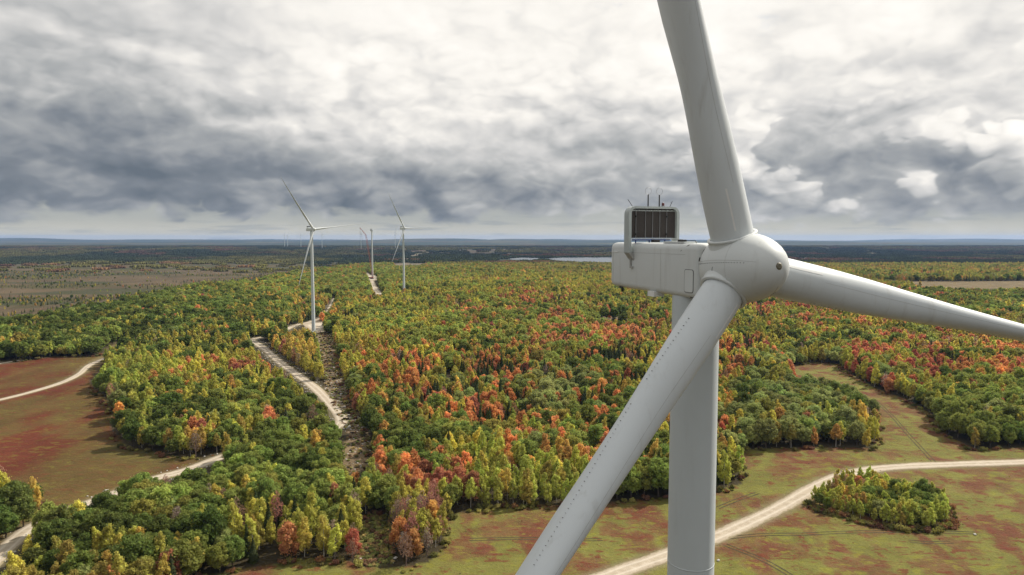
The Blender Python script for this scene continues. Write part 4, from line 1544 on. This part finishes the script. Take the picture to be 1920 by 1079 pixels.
# where the photograph shows each colour strongest: column, row, radii, kind, weight, shade or None
SPOTS = [
    (860, 690, 110, 40, 'maple', 1.2, 0), (1110, 640, 90, 26, 'maple', 2.2, 3), (980, 590, 50, 12, 'maple', 1.3, 3), (860, 770, 80, 30, 'maple', 1.1, 0), (1020, 850, 60, 30, 'maple', 1.2, 0),
    (1000, 560, 40, 10, 'maple', .8, 1), (960, 760, 80, 25, 'maple', .9, 0), (760, 800, 60, 30, 'maple', .6, 4), (1080, 870, 30, 22, 'maple', 1.5, 3), (1110, 780, 70, 30, 'maple', .8, 0),
    (1700, 690, 80, 26, 'maple', 2.6, 1), (1850, 700, 80, 24, 'maple', 1.8, 0), (1640, 590, 60, 12, 'maple', .8, 3), (1440, 570, 60, 10, 'maple', 2.2, 1), (1540, 620, 50, 12, 'maple', 1.1, 3), (1880, 740, 50, 26, 'maple', 1.2, 1),
    (1370, 700, 40, 20, 'maple', 1.0, 0), (1360, 780, 20, 25, 'maple', 1.2, 4), (1600, 745, 16, 10, 'maple', 2.2, 0), (1640, 565, 70, 8, 'maple', .8, 3),
    (590, 935, 34, 22, 'maple', 2.2, 3), (540, 890, 40, 18, 'maple', 1.5, 0), (215, 935, 36, 20, 'maple', 1.8, 2), (400, 1030, 20, 20, 'maple', 1.2, 2), (420, 820, 10, 10, 'maple', 3, 3), (700, 890, 45, 24, 'maple', 1.6, 0), (840, 930, 50, 20, 'maple', 1.5, 2), (880, 915, 20, 18, 'maple', 2, 3),
    (470, 690, 40, 14, 'maple', .6, 3), (340, 720, 60, 20, 'maple', .25, 3), (760, 730, 60, 26, 'maple', .8, 0),
    (480, 516, 60, 4, 'maple', 3.0, 3), (60, 535, 40, 4, 'maple', 1.2, 2), (240, 500, 120, 6, 'maple', .8, 2), (600, 500, 100, 6, 'maple', 1.2, 3),
    (900, 745, 120, 40, 'spruce', 1.5, None), (1000, 720, 80, 30, 'spruce', 1.4, None), (1180, 680, 70, 26, 'spruce', 1.6, None), (1060, 590, 60, 10, 'spruce', 1.0, None), (820, 760, 50, 30, 'spruce', .9, None), (1150, 575, 120, 14, 'spruce', .8, None),
    (800, 575, 50, 8, 'spruce', .6, None), (1390, 680, 30, 40, 'spruce', 1.3, None), (1500, 660, 50, 20, 'spruce', .6, None), (1560, 600, 60, 20, 'spruce', .5, None), (1640, 790, 12, 16, 'spruce', 1.6, None), (1790, 700, 50, 20, 'spruce', .5, None),
    (880, 850, 40, 20, 'spruce', .6, None), (560, 580, 60, 10, 'spruce', .25, None), (760, 840, 60, 22, 'broadleaf', 2.0, 1), (1010, 760, 90, 20, 'broadleaf', 2.2, 4), (1150, 800, 70, 40, 'broadleaf', 1.6, 1),
    (900, 640, 120, 40, 'broadleaf', .9, 2), (1500, 790, 130, 34, 'broadleaf', 3.0, 4), (1820, 800, 90, 36, 'broadleaf', 2.0, 2), (1480, 720, 60, 26, 'broadleaf', 1.6, 4), (560, 850, 80, 50, 'broadleaf', 3.0, 1),
    (120, 1010, 90, 40, 'broadleaf', 5.0, 0), (300, 960, 110, 30, 'broadleaf', 2.2, 1), (520, 960, 110, 30, 'broadleaf', 2.2, 1), (740, 920, 60, 24, 'broadleaf', 2.0, 1), (300, 800, 70, 30, 'broadleaf', 2.2, 0), (350, 760, 90, 30, 'broadleaf', 1.0, 1),
    (150, 600, 200, 40, 'broadleaf', 3.5, 0), (330, 570, 160, 30, 'broadleaf', 3.0, 1), (460, 540, 160, 24, 'broadleaf', 2.4, 2), (620, 520, 160, 20, 'broadleaf', 2.0, 2), (20, 660, 160, 14, 'broadleaf', 1.5, 0), (1200, 930, 30, 14, 'broadleaf', 4, 1),
    (260, 720, 90, 40, 'birch', 1.2, 1), (420, 700, 90, 60, 'birch', 1.2, 0), (540, 650, 40, 24, 'birch', 2.2, 2), (700, 640, 90, 40, 'birch', 1.6, 0), (560, 570, 90, 20, 'birch', 1.4, 2), (1000, 545, 200, 16, 'birch', 1.4, 0), (940, 490, 200, 20, 'birch', 1.2, 4),
    (1010, 915, 110, 20, 'birch', 2.4, 1), (500, 1010, 70, 22, 'birch', 2.4, 0), (200, 1040, 60, 24, 'birch', 2.0, 0), (300, 1060, 40, 14, 'birch', 3.0, 3), (640, 990, 40, 30, 'birch', 1.8, 0), (780, 1000, 40, 30, 'birch', 2.2, 0),
    (1650, 945, 120, 40, 'birch', 3.0, 1), (1615, 830, 14, 12, 'birch', 6, 3), (1560, 670, 120, 40, 'birch', 1.0, 0), (1760, 740, 120, 30, 'birch', .9, 0), (1040, 880, 18, 12, 'birch', 3, 5), (1180, 540, 80, 12, 'birch', 1.2, 2), (760, 690, 60, 20, 'birch', .8, 0),
    (340, 1010, 30, 30, 'brown', 2.0, None), (420, 990, 30, 20, 'brown', 1.5, None), (810, 1010, 20, 26, 'brown', 4.0, 2), (640, 1010, 30, 24, 'brown', 1.2, 1), (540, 700, 40, 30, 'brown', .3, None), (30, 950, 40, 24, 'brown', 1.2, None),
    (1420, 870, 30, 10, 'birch', 2.0, 0), (1680, 660, 60, 12, 'brown', .3, None), (490, 800, 50, 26, 'brown', .5, 1), (1460, 575, 20, 5, 'brown', 1.0, 2), (880, 530, 40, 5, 'brown', .8, 2), (1840, 580, 60, 14, 'broadleaf', 2, 1),
]
BASE_W = {'broadleaf': 0.62, 'birch': 1.25, 'maple': 0.13, 'spruce': 0.12, 'brown': 0.08}


def plant_wood():
    rng = np.random.default_rng(77)
    P = []
    for y0, y1, sp in ((205, 900, 5.2), (900, 1600, 6.6), (1600, 2700, 9.5)):
        gx = np.arange(-0.9 * y1 - 60, 0.9 * y1 + 60, sp)
        gy = np.arange(y0, y1, sp)
        X, Y = np.meshgrid(gx, gy)
        X = X.ravel() + rng.uniform(-0.47, 0.47, X.size) * sp
        Y = Y.ravel() + rng.uniform(-0.47, 0.47, Y.size) * sp
        k = (np.abs(X) < 0.86 * Y + 25)
        P.append(np.stack([X[k], Y[k]], 1))
    P.append(pts_in(ISLAND, 260, rng))
    P.append(pts_in(CLUMP, 60, rng))
    P = np.concatenate(P)
    x, y = P[:, 0], P[:, 1]
    # the thicket in the corner of the red field
    thick = inside(world_poly([(-120, 930), (30, 925), (78, 950), (60, 985), (0, 1020), (-100, 1060)]), x, y)
    few = inside(world_poly([(1346, 918), (1346, 870), (1380, 872), (1394, 906)]), x, y)
    ok = ~open_ground(x, y) | thick | few
    vm = valley_mask(x, y)
    ok &= rng.random(len(x)) > vm * (0.66 + 0.32 * sstep(fbm(x / 260, y / 130, 75, 4), 0.58, 0.44))
    # gaps and lower growth
    gap = fbm(x / 45, y / 45, 131, 3)
    ok &= ~((gap > 0.70) & (rng.random(len(x)) < 0.6) & (y > 420))
    ok &= rng.random(len(x)) > 0.06
    P = P[ok]
    x, y = P[:, 0], P[:, 1]
    vm = vm[ok]
    z = ground_z(x, y)
    u, v, d = to_pix(x, y, z)
    n = len(x)
    W = np.stack([np.full(n, BASE_W[k]) for k in KINDS], 1)
    W[:, 2] *= 0.15 + 3.4 * sstep(fbm(x / 50, y / 65, 141, 3), 0.50, 0.66)
    W[:, 3] *= 0.3 + 4.0 * sstep(fbm(x / 80, y / 90, 143, 3), 0.52, 0.70)
    W[:, 0] *= 0.35 + 2.4 * sstep(fbm(x / 60, y / 60, 145, 3), 0.45, 0.68)
    pref = np.full((n, 5), -1)
    best = np.zeros((n, 5))
    for cx, cy, rx, ry, kd, w, sh in SPOTS:
        clus = 0.30 + 1.0 * sstep(fbm(x / 26, y / 34, 171, 3), 0.42, 0.58) if kd in ('maple', 'spruce') else 1.0
        g = w * (0.88 if kd == 'maple' else 1.0) * clus * np.exp(-0.5 * (((u - cx) / rx) ** 2 + ((v - cy) / ry) ** 2)) * 1.6
        k = KINDS.index(kd)
        W[:, k] += g
        if sh is not None:
            m = g > np.maximum(best[:, k], 0.18)
            pref[m, k] = sh
            best[m, k] = g[m]
    isl = inside(ISLAND, x, y)
    W[isl] = np.array([0.8, 3.2, 0.06, 0.0, 0.35])
    W[inside(CLUMP, x, y)] = np.array([0.2, 2.6, 0.1, 0.0, 1.8])
    W[vm > 0.5] = np.array([0.3, 0.5, 0.02, 1.0, 0.35])
    cum = np.cumsum(W, 1)
    # kinds grow in stands: neighbours draw nearly the same lot
    def lots(sx, sy, seed, share):
        a = fbm(x / sx, y / sy, seed, 3)
        a = np.argsort(np.argsort(a)) / n
        r = share * a + (1 - share) * rng.random(n)
        return np.argsort(np.argsort(r)) / n
    kind = (lots(18, 24, 301, 0.48)[:, None] * cum[:, -1:] > cum).sum(1)
    kind = np.minimum(kind, 4)
    # oaks need room: thin whatever stands under them
    size = rng.uniform(0.72, 1.2, n)
    size *= np.where(kind == 0, rng.uniform(0.8, 1.12, n), 1.0)
    size *= np.where(isl, 0.58, 1.0) * np.where(kind == 3, 0.86, 1.0) * np.where(vm > 0.5, 0.48, 1.0)
    # the edge of a wood grows lower
    cell = {}
    hh = np.array([12.6, 13.2, 12.8, 15.0, 11.5])[kind] * size
    blk = blocks_view(x, y, z, hh, np.array([5.0, 2.2, 3.0, 2.0, 2.2])[kind] * size, kind) & (d < 2800)
    order = np.argsort(-(np.array([5.0, 2.2, 3.0, 2.2, 2.2])[kind] * size))
    rad = np.array([4.1, 1.9, 2.5, 1.8, 2.0])[kind] * size
    keep = np.zeros(n, bool)
    CS = 8.0
    ci, cj = np.floor(x / CS).astype(int), np.floor(y / CS).astype(int)
    for i in order:
        if blk[i]:
            continue
        a, b = ci[i], cj[i]
        good = True
        for da in (-1, 0, 1):
            for db in (-1, 0, 1):
                for j in cell.get((a + da, b + db), ()):
                    lim = (0.42 if isl[i] else 0.60) * (rad[i] + rad[j])
                    if (x[i] - x[j]) ** 2 + (y[i] - y[j]) ** 2 < lim * lim:
                        good = False
                        break
                if not good:
                    break
            if not good:
                break
        if good:
            cell.setdefault((a, b), []).append(i)
            keep[i] = True
    idx = np.where(keep)[0]
    shade = np.zeros(n, int)
    prob = {0: [.22, .3, .2, .2, .08], 1: [.34, .22, .13, .05, .2, .06], 2: [.32, .08, .18, .20, .19, .03], 3: [.5, .25, .25], 4: [.4, .35, .25]}
    for k in range(5):
        s = np.where(kind == k)[0]
        shade[s] = np.minimum(np.searchsorted(np.cumsum(prob[k]), lots(24, 30, 310 + k, 0.55)[s]), len(prob[k]) - 1)
        p = pref[s, k]
        use = (p >= 0) & (rng.random(len(s)) < 0.68)
        shade[s[use]] = p[use]
    tint = np.zeros((n, 3))
    for k, kd in enumerate(KINDS):
        arr = np.array([c for _, c in SHADES[kd]])
        s = kind == k
        tint[s] = arr[shade[s]]
    tint *= (0.78 + 0.44 * lots(38, 50, 330, 0.5))[:, None] * rng.uniform(0.9, 1.12, (n, 1))
    tint *= rng.uniform(0.92, 1.08, (n, 3))
    return dict(x=x[idx], y=y[idx], z=z[idx], u=u[idx], v=v[idx], d=d[idx], kind=kind[idx], size=size[idx], shade=shade[idx], tint=tint[idx],
                rz=rng.uniform(0, 6.283, len(idx)), var=rng.integers(0, 1000, len(idx)), hs=rng.uniform(0.88, 1.15, len(idx)), isl=isl[idx])


W = plant_wood()
NT_ALL = len(W['x'])

# the trees that show largest are things of their own, at most 300 of each kind
CAP = {'broadleaf': 300, 'birch': 300, 'maple': 220, 'spruce': 130, 'brown': 70}
NAME = {'broadleaf': 'broadleaf_tree', 'birch': 'birch_tree', 'maple': 'maple_tree', 'spruce': 'spruce_tree', 'brown': 'bare_tree'}
WORD = {'broadleaf': 'broadleaf tree', 'birch': 'birch', 'maple': 'maple', 'spruce': 'spruce', 'brown': 'bare tree'}
inframe = (W['u'] > -15) & (W['u'] < 1935) & (W['v'] < 1112)
single = np.zeros(NT_ALL, bool)
for k, kd in enumerate(KINDS):
    s = np.where(inframe & (W['kind'] == k))[0]
    s = s[np.argsort(W['d'][s] / W['size'][s])][:CAP[kd]]
    single[s] = True


def zone_of(i):
    u, v, x, y = W['u'][i], W['v'][i], W['x'][i], W['y'][i]
    if W['isl'][i]:
        return 'in the island copse beside the meadow road'
    if inside(CLUMP, np.array([x]), np.array([y]))[0]:
        return 'in the clump jutting into the meadow'
    if u < 100 and 900 < v < 1030 and y > 270 and x < -190:
        return 'in the thicket by the red field corner'
    if u < 640 and v > 880:
        return 'in the wood under the red field road'
    if u < 720 and v > 880:
        return 'beside the brushy clearing above the meadow'
    if u < 660 and v > 770 and u > 430:
        return 'in the oak wood inside the road bend'
    if u < 650:
        return 'in the wood between red field and road'
    if u < 800 and v > 700:
        return 'in the wood bordering the rocky strip'
    if u < 1260 and v > 880:
        return 'along the wood edge above the meadow'
    if u < 1260:
        return 'deep in the wood behind the lower blade'
    if u < 1400:
        return 'beside the near turbine tower'
    if u < 1665 and v > 690:
        return 'in the oak wood west of the grassy inlet'
    if v > 700:
        return 'in the wood east of the grassy inlet'
    return 'in the wood beyond the grassy inlet'


def name_trees():
    """a label for every single tree: size and colour, place, neighbour, then its turn along the row"""
    ids = np.where(single)[0]
    xy = np.stack([W['x'][ids], W['y'][ids]], 1)
    edge = np.zeros(len(ids), bool)
    for a in np.arange(0, 6.28, 0.785):
        edge |= open_ground(xy[:, 0] + 9 * math.cos(a), xy[:, 1] + 9 * math.sin(a))
    lab = {}
    for q, i in enumerate(ids):
        kd = KINDS[W['kind'][i]]
        s = W['size'][i]
        sz = 'tall' if s > 1.06 else 'small' if s < 0.82 else 'middling'
        col = SHADES[kd][W['shade'][i]][0]
        dd = np.hypot(xy[:, 0] - W['x'][i], xy[:, 1] - W['y'][i])
        near = [j for j in np.argsort(dd)[1:6] if W['kind'][ids[j]] != W['kind'][i]]
        nb = ''
        if near:
            j = ids[near[0]]
            kj = KINDS[W['kind'][j]]
            rel = 'behind' if W['y'][i] > W['y'][j] + 3 else 'before' if W['y'][i] < W['y'][j] - 3 else 'beside'
            nb = '%s %s %s' % (rel, SHADES[kj][W['shade'][j]][0].split()[-1] if kj != 'spruce' else 'dark', WORD[kj].split()[-1])
        lab[i] = ['%s %s %s' % (sz, col, WORD[kd]), zone_of(i), nb]
    one = 'first second third fourth fifth sixth seventh eighth ninth tenth eleventh twelfth thirteenth fourteenth fifteenth sixteenth seventeenth eighteenth nineteenth'.split()

    def ordinal(k):
        if k <= 19:
            return one[k - 1]
        t, o = divmod(k, 10)
        tens = ['', '', 'twenty', 'thirty', 'forty', 'fifty', 'sixty', 'seventy', 'eighty', 'ninety'][t]
        return tens + '-' + one[o - 1] if o else tens[:-1] + 'ieth'
    plain, withn = {}, {}
    for i in ids:
        a, z, nb = lab[i]
        plain.setdefault((a, z), []).append(i)
        withn.setdefault((a, z, nb), []).append(i)
    out = {}
    for (a, z), mem in plain.items():
        if len(mem) == 1:
            out[mem[0]] = '%s %s' % (a, z)
            continue
        for k, i in enumerate(sorted(mem, key=lambda i: W['u'][i])):
            nb = lab[i][2]
            if nb and len(withn[a, z, nb]) == 1 and len(('%s %s %s' % (a, nb, z)).split()) <= 16:
                out[i] = '%s %s %s' % (a, nb, z)
            else:
                out[i] = '%s %s from west %s' % (ordinal(k + 1), a, z.replace('the ', ''))
    return out


def plant_singles():
    labels = name_trees()
    made = {}
    gname = {'broadleaf': 'green broadleaf trees of the woods', 'birch': 'yellowing birches of the woods', 'maple': 'red and orange maples of the woods', 'spruce': 'dark spruces of the woods', 'brown': 'thin brown trees of the woods'}
    for i, lab in labels.items():
        kd = KINDS[W['kind'][i]]
        v = int(W['var'][i]) % NVAR[kd]
        if (kd, v) not in made:
            root = bpy.data.objects.new(NAME[kd], None)
            tr = bpy.data.objects.new('trunk', TRUNKS[kd, v])
            cr = bpy.data.objects.new('crown', CROWNS[kd, v])
            tag(root, None, 'tree', gname[kd])
            made[kd, v] = (root, tr, cr)
        else:
            root, tr, cr = (o.copy() for o in made[kd, v])
        s = W['size'][i]
        root.location = (W['x'][i], W['y'][i], W['z'][i])
        root.rotation_euler = (0, 0, W['rz'][i])
        root.scale = (s, s, s * W['hs'][i])
        root['label'] = lab
        tr.parent = root
        cr.parent = root
        cr['tint'] = [float(c) for c in W['tint'][i]]
        for o in (root, tr, cr):
            COL.objects.link(o)


plant_singles()


def plant_rest():
    s = np.where(~single)[0]
    proto = [PROTO_ID[KINDS[W['kind'][i]], int(W['var'][i]) % NVAR[KINDS[W['kind'][i]]], 0 if W['d'][i] < 620 else 1] for i in s]
    sc = np.stack([W['size'][s], W['size'][s], W['size'][s] * W['hs'][s]], 1)
    scatter('forest', PROTO, np.stack([W['x'][s], W['y'][s], W['z'][s]], 1), proto, W['rz'][s], sc, W['tint'][s],
            'autumn forest of green, yellow, orange and red crowns over the ridge')


plant_rest()


def far_woods():
    rng = np.random.default_rng(5)
    coll = bpy.data.collections.new('wood_patches')
    for q in range(6):
        V, F, S = [], [], []
        nv = 0
        for i in range(46):
            c = rng.uniform(-27, 27, 2)
            con = rng.random() < 0.35
            h = rng.uniform(9, 15) if con else rng.uniform(8, 13)
            r = rng.uniform(2.2, 3.2) if con else rng.uniform(3.2, 5.5)
            v, f = ico((0, 0, 0), 1.0, rng, (1, 1, 1), 1, 0.16)
            if con:
                uu = (v[:, 2] + 1) / 2
                v[:, :2] *= (1.25 * (1 - uu) + 0.15)[:, None]
            v = v * np.array([r, r, h * 0.5]) + np.array([c[0], c[1], h * 0.5])
            V.append(v)
            F += [tuple(k + nv for k in g) for g in f]
            S.append(np.full(len(v), rng.uniform(0, 0.35) if con else rng.uniform(0.3, 1.0)))
            nv += len(v)
        me = bpy.data.meshes.new('patch')
        me.from_pydata(np.concatenate(V).tolist(), [], F)
        a = me.attributes.new('shade', 'FLOAT', 'POINT')
        a.data.foreach_set('value', np.concatenate(S))
        me.materials.append(M_LEAF)
        coll.objects.link(bpy.data.objects.new('patch_%02d' % q, me))
    P = []
    for y0, y1, sp in ((2600, 4500, 46), (4500, 9000, 62)):
        gx = np.arange(-0.9 * y1, 0.9 * y1, sp)
        gy = np.arange(y0, y1, sp)
        X, Y = np.meshgrid(gx, gy)
        X = X.ravel() + rng.uniform(-0.4, 0.4, X.size) * sp
        Y = Y.ravel() + rng.uniform(-0.4, 0.4, Y.size) * sp
        k = np.abs(X) < 0.84 * Y
        P.append(np.stack([X[k], Y[k]], 1))
    P = np.concatenate(P)
    x, y = P[:, 0], P[:, 1]
    ok = np.ones(len(x), bool)
    for lk in LAKES:
        ok &= ~inside(lk, x, y) & (seg_dist(lk, x, y, True) > 35)
    ok &= ~inside(FAR_BARE, x, y) & ~inside(BROWN_FIELD, x, y)
    g = fbm(x / 260.0, y / 500.0, 61, 4)
    bog = (g > 0.60) & (fbm(x / 900.0, y / 900.0, 51, 4) > 0.42)
    ok &= ~(bog & (rng.random(len(x)) < 0.8))
    ok &= rng.random(len(x)) > valley_mask(x, y) * 0.85
    ok &= ~blocks_view(x, y, ground_z(x, y), np.full(len(x), 11.0), np.full(len(x), 20.0), None)
    x, y = x[ok], y[ok]
    n1 = fbm(x / 700.0, y / 900.0, 151, 4)
    n2 = fbm(x / 300.0, y / 400.0, 155, 3)
    t = np.zeros((len(x), 3))
    t[:] = (0.075, 0.095, 0.032)  # dark base tint stands in for cloud shadow over the plain
    w = sstep(n1, 0.45, 0.62)[:, None]
    t = t * (1 - w) + np.array([0.24, 0.215, 0.045]) * w
    w = (sstep(n2, 0.62, 0.72) * 0.7)[:, None]
    t = t * (1 - w) + np.array([0.32, 0.13, 0.07]) * w
    fade = sstep(y, 3300, 5200)[:, None]
    t = t * (1 - fade * 0.3)
    t *= rng.uniform(0.7, 1.3, (len(x), 1))
    s = rng.uniform(0.75, 1.15, len(x))
    scatter('distant_forest', coll, np.stack([x, y, ground_z(x, y) - 1.0], 1), rng.integers(0, 6, len(x)), rng.uniform(0, 6.28, len(x)), np.stack([s, s, s * rng.uniform(0.8, 1.15, len(x))], 1), t,
            'mixed forest coloured dark as under cloud, spreading across the plain to the hills')


far_woods()


# ------------------------------------------------------------------ rocks, brush and small growth
def rock_mesh(seed, sub=1):
    rng = np.random.default_rng(seed)
    v, f = ico((0, 0, 0), 0.5, rng, (1.0, 0.8, 0.6), sub, 0.14)
    me = bpy.data.meshes.new('boulder')
    me.from_pydata(v.tolist(), [], f)
    me.materials.append(M_ROCK)
    me.update()
    return me


def build_rocks():
    rng = np.random.default_rng(9)
    coll = bpy.data.collections.new('stones')
    for q in range(5):
        coll.objects.link(bpy.data.objects.new('stone_%02d' % q, rock_mesh(300 + q)))
    pts = [pts_in(ROCK_STRIP, 650, rng), pts_in(CLEAR_LINE, 60, rng), pts_in(CLEAR_FAR, 40, rng)]
    # windrows of stones along the road edges
    road, w = ROADS['access_road']
    d = np.gradient(road, axis=0)
    d /= np.linalg.norm(d, axis=1)[:, None]
    nn = np.stack([-d[:, 1], d[:, 0]], 1)
    for side, cnt, spread in ((1, 700, 2.2), (-1, 500, 1.6)):
        i = rng.integers(0, len(road), cnt)
        pts.append(road[i] + nn[i] * side * (w / 2 + 1.0 + np.abs(rng.normal(size=(cnt, 1))) * spread) + rng.normal(size=(cnt, 2)))
    P = np.concatenate(pts)
    z = ground_z(P[:, 0], P[:, 1])
    s = rng.uniform(0.35, 1.1, len(P)) ** 1.3 * 1.25
    scatter('rubble', coll, np.concatenate([P, (z + s * 0.12)[:, None]], 1), rng.integers(0, 5, len(P)), rng.uniform(0, 6.28, len(P)), np.stack([s, s, s], 1), np.ones((len(P), 3)),
            'pale broken stones strewn along the access road and the cleared strip')
    # the big blocks that can be told apart
    meshes = [rock_mesh(400 + q, 2) for q in range(5)]
    spec = [
        (432, 836, 2.6, 'largest white boulder beside the access road below the tall wood'), (441, 843, 1.8, 'white boulder just downhill of the largest one by the access road'),
        (448, 830, 1.6, 'small white boulder behind the largest one by the access road'), (460, 829, 2.0, 'white boulder among ferns by the access road bend'), (424, 846, 1.5, 'low white boulder on the road shoulder near the red field'),
        (676, 1050, 1.7, 'white boulder at the meadow side of the brush clearing'), (682, 1042, 1.2, 'small white boulder in the lower brush clearing'), (741, 1048, 1.9, 'white boulder against the clump of trees by the meadow'),
        (737, 1056, 1.2, 'small white boulder at the foot of the meadow clump'), (734, 1002, 1.1, 'small pale boulder on the upper edge of the brush clearing'), (1347, 1052, 1.5, 'lone white boulder in the meadow beside the tower'),
        (1828, 1003, 1.5, 'dark lichened boulder in the meadow beyond the island copse'), (655, 802, 3.0, 'pale slab of rock at the turn of the access road'), (668, 790, 2.4, 'grey block beside the slab at the road turn'),
        (640, 740, 2.2, 'white block in the rocky strip above the road turn'), (632, 716, 2.0, 'white block by the wood edge in the rocky strip'), (626, 690, 2.0, 'white block half way down the cleared strip below the turbine'), (646, 764, 2.4, 'broad white block in the middle of the rocky strip'),
    ]
    for q, (px, py, sz, lab) in enumerate(spec):
        x, y = pix_to_ground(np.array([px]), np.array([py]))
        x, y = float(x[0]), float(y[0])
        o = bpy.data.objects.new('boulder', meshes[q % 5])
        o.location = (x, y, float(ground_z(x, y)) + sz * 0.16)
        o.rotation_euler = (0, 0, rng.uniform(0, 6))
        o.scale = (sz, sz * rng.uniform(0.7, 1.0), sz * rng.uniform(0.7, 1.0))
        tag(o, lab, 'boulder', 'boulders by the road, clearings and meadow')
        COL.objects.link(o)


build_rocks()


def build_brush():
    rng = np.random.default_rng(19)
    coll = bpy.data.collections.new('bushes')
    for q in range(5):
        coll.objects.link(bpy.data.objects.new('bush_%02d' % q, crown_mesh('bush', 'shrub', 500 + q, 170, 0.2)))
    P, T, S = [], [], []

    def put(p, cols, s0, s1):
        P.append(p)
        c = np.array(cols)
        T.append(c[rng.integers(0, len(c), len(p))] * rng.uniform(0.7, 1.3, (len(p), 1)))
        S.append(rng.uniform(s0, s1, len(p)))
    br = [(0.46, 0.46, 0.13), (0.36, 0.40, 0.10), (0.55, 0.42, 0.15), (0.42, 0.24, 0.12)]
    put(pts_in(BRUSH, 330, rng), br, 0.35, 0.9)
    put(pts_in(ROCK_STRIP, 800, rng), br + [(0.10, 0.07, 0.045)], 0.3, 0.9)
    # scrub along every wood edge
    k = np.where(single | (W['d'] < 700))[0]
    e = []
    for a in np.arange(0, 6.28, 0.7):
        qx, qy = W['x'][k] + 5 * math.cos(a), W['y'][k] + 5 * math.sin(a)
        m = open_ground(qx, qy)
        e.append(np.stack([qx[m], qy[m]], 1))
    e = np.concatenate(e)
    e = e[rng.random(len(e)) < 0.6] + rng.normal(size=(1, 2)) * 0.5
    for pts, w in ROADS.values():
        e = e[seg_dist(pts[::2], e[:, 0], e[:, 1]) > w / 2 + 0.8]
    put(e, [(0.27, 0.23, 0.07), (0.2, 0.2, 0.05), (0.36, 0.17, 0.06), (0.26, 0.12, 0.07), (0.34, 0.31, 0.06), (0.45, 0.40, 0.09)], 0.45, 1.55)
    # low tussocks and blueberry tufts in the open
    mp = pts_in(MEADOW[(MEADOW[:, 1] > 150)], 500, rng)
    put(mp, [(0.40, 0.38, 0.09), (0.38, 0.14, 0.08), (0.42, 0.3, 0.1), (0.5, 0.45, 0.06)], 0.10, 0.24)
    put(pts_in(RED_FIELD, 260, rng), [(0.3, 0.12, 0.07), (0.28, 0.22, 0.08)], 0.10, 0.25)
    P, T, S = np.concatenate(P), np.concatenate(T), np.concatenate(S)
    scatter('undergrowth', coll, np.concatenate([P, (ground_z(P[:, 0], P[:, 1]) - 0.1)[:, None]], 1), rng.integers(0, 5, len(P)), rng.uniform(0, 6.28, len(P)), np.stack([S, S, S * rng.uniform(0.6, 1.1, len(P))], 1), T,
            'low scrub and tussocks along the wood edges and clearings')


build_brush()


def build_tracks():
    """pairs of wheel ruts worn into the meadow"""
    mt = mat_plain('worn_earth', (0.075, 0.062, 0.035), 0.95, 0.1, 0.4, 0.4)
    specs = [([(1345, 953), (1390, 935), (1420, 925)], 'short wheel ruts beside the near tower'),
             ([(1352, 1010), (1430, 1003), (1500, 1002), (1600, 998), (1720, 997), (1830, 1000)], 'long wheel ruts running across the meadow below the island copse'),
             ([(1640, 750), (1672, 780), (1700, 812), (1750, 866)], 'wheel ruts coming down the grassy inlet'),
             ([(1360, 1022), (1430, 1050), (1500, 1090)], 'faint wheel ruts leaving the road junction'),
             ([(880, 1012), (980, 1010), (1060, 1013), (1130, 1012)], 'thin wheel ruts across the lower meadow'),
             ([(1705, 1015), (1740, 1018), (1785, 1017)], 'short dark ruts in the wet part of the meadow')]
    for pp, lab in specs:
        pts = catmull(world_poly(pp), 3.0)
        d = np.gradient(pts, axis=0)
        d /= np.linalg.norm(d, axis=1)[:, None]
        nn = np.stack([-d[:, 1], d[:, 0]], 1)
        mb = MB()
        for off in (-0.95, 0.95):
            w = 0.22 + 0.12 * vnoise(np.arange(len(pts)) * 0.9, np.full(len(pts), off), 3)
            a, b = pts + nn * (off - w)[:, None], pts + nn * (off + w)[:, None]
            za, zb = ground_z(a[:, 0], a[:, 1]) + 0.05, ground_z(b[:, 0], b[:, 1]) + 0.05
            mb.loft([[(*a[i], za[i]), (*b[i], zb[i])] for i in range(len(pts))], False, True, False)
        tag(mb.build('wheel_track', mt), lab, kind='structure')


build_tracks()


# ------------------------------------------------------------------ the air
def build_haze():
    m = bpy.data.materials.new('air')
    m.use_nodes = True
    t = NT(m.node_tree)
    out = t.n('ShaderNodeOutputMaterial')
    v = t.n('ShaderNodeVolumePrincipled')
    v.inputs['Color'].default_value = (0.36, 0.57, 1.0, 1)
    v.inputs['Density'].default_value = HAZE
    v.inputs['Anisotropy'].default_value = 0.15
    t.put(out.inputs['Volume'], v.outputs[0])
    s = 31000
    o = MB().box((0, 0, (-60 + 225) / 2), (2 * s, 2 * s, 285)).build('haze', m)
    tag(o, 'thin blue autumn haze lying over the whole plain', kind='stuff')


HAZE = 2.3e-5
build_haze()
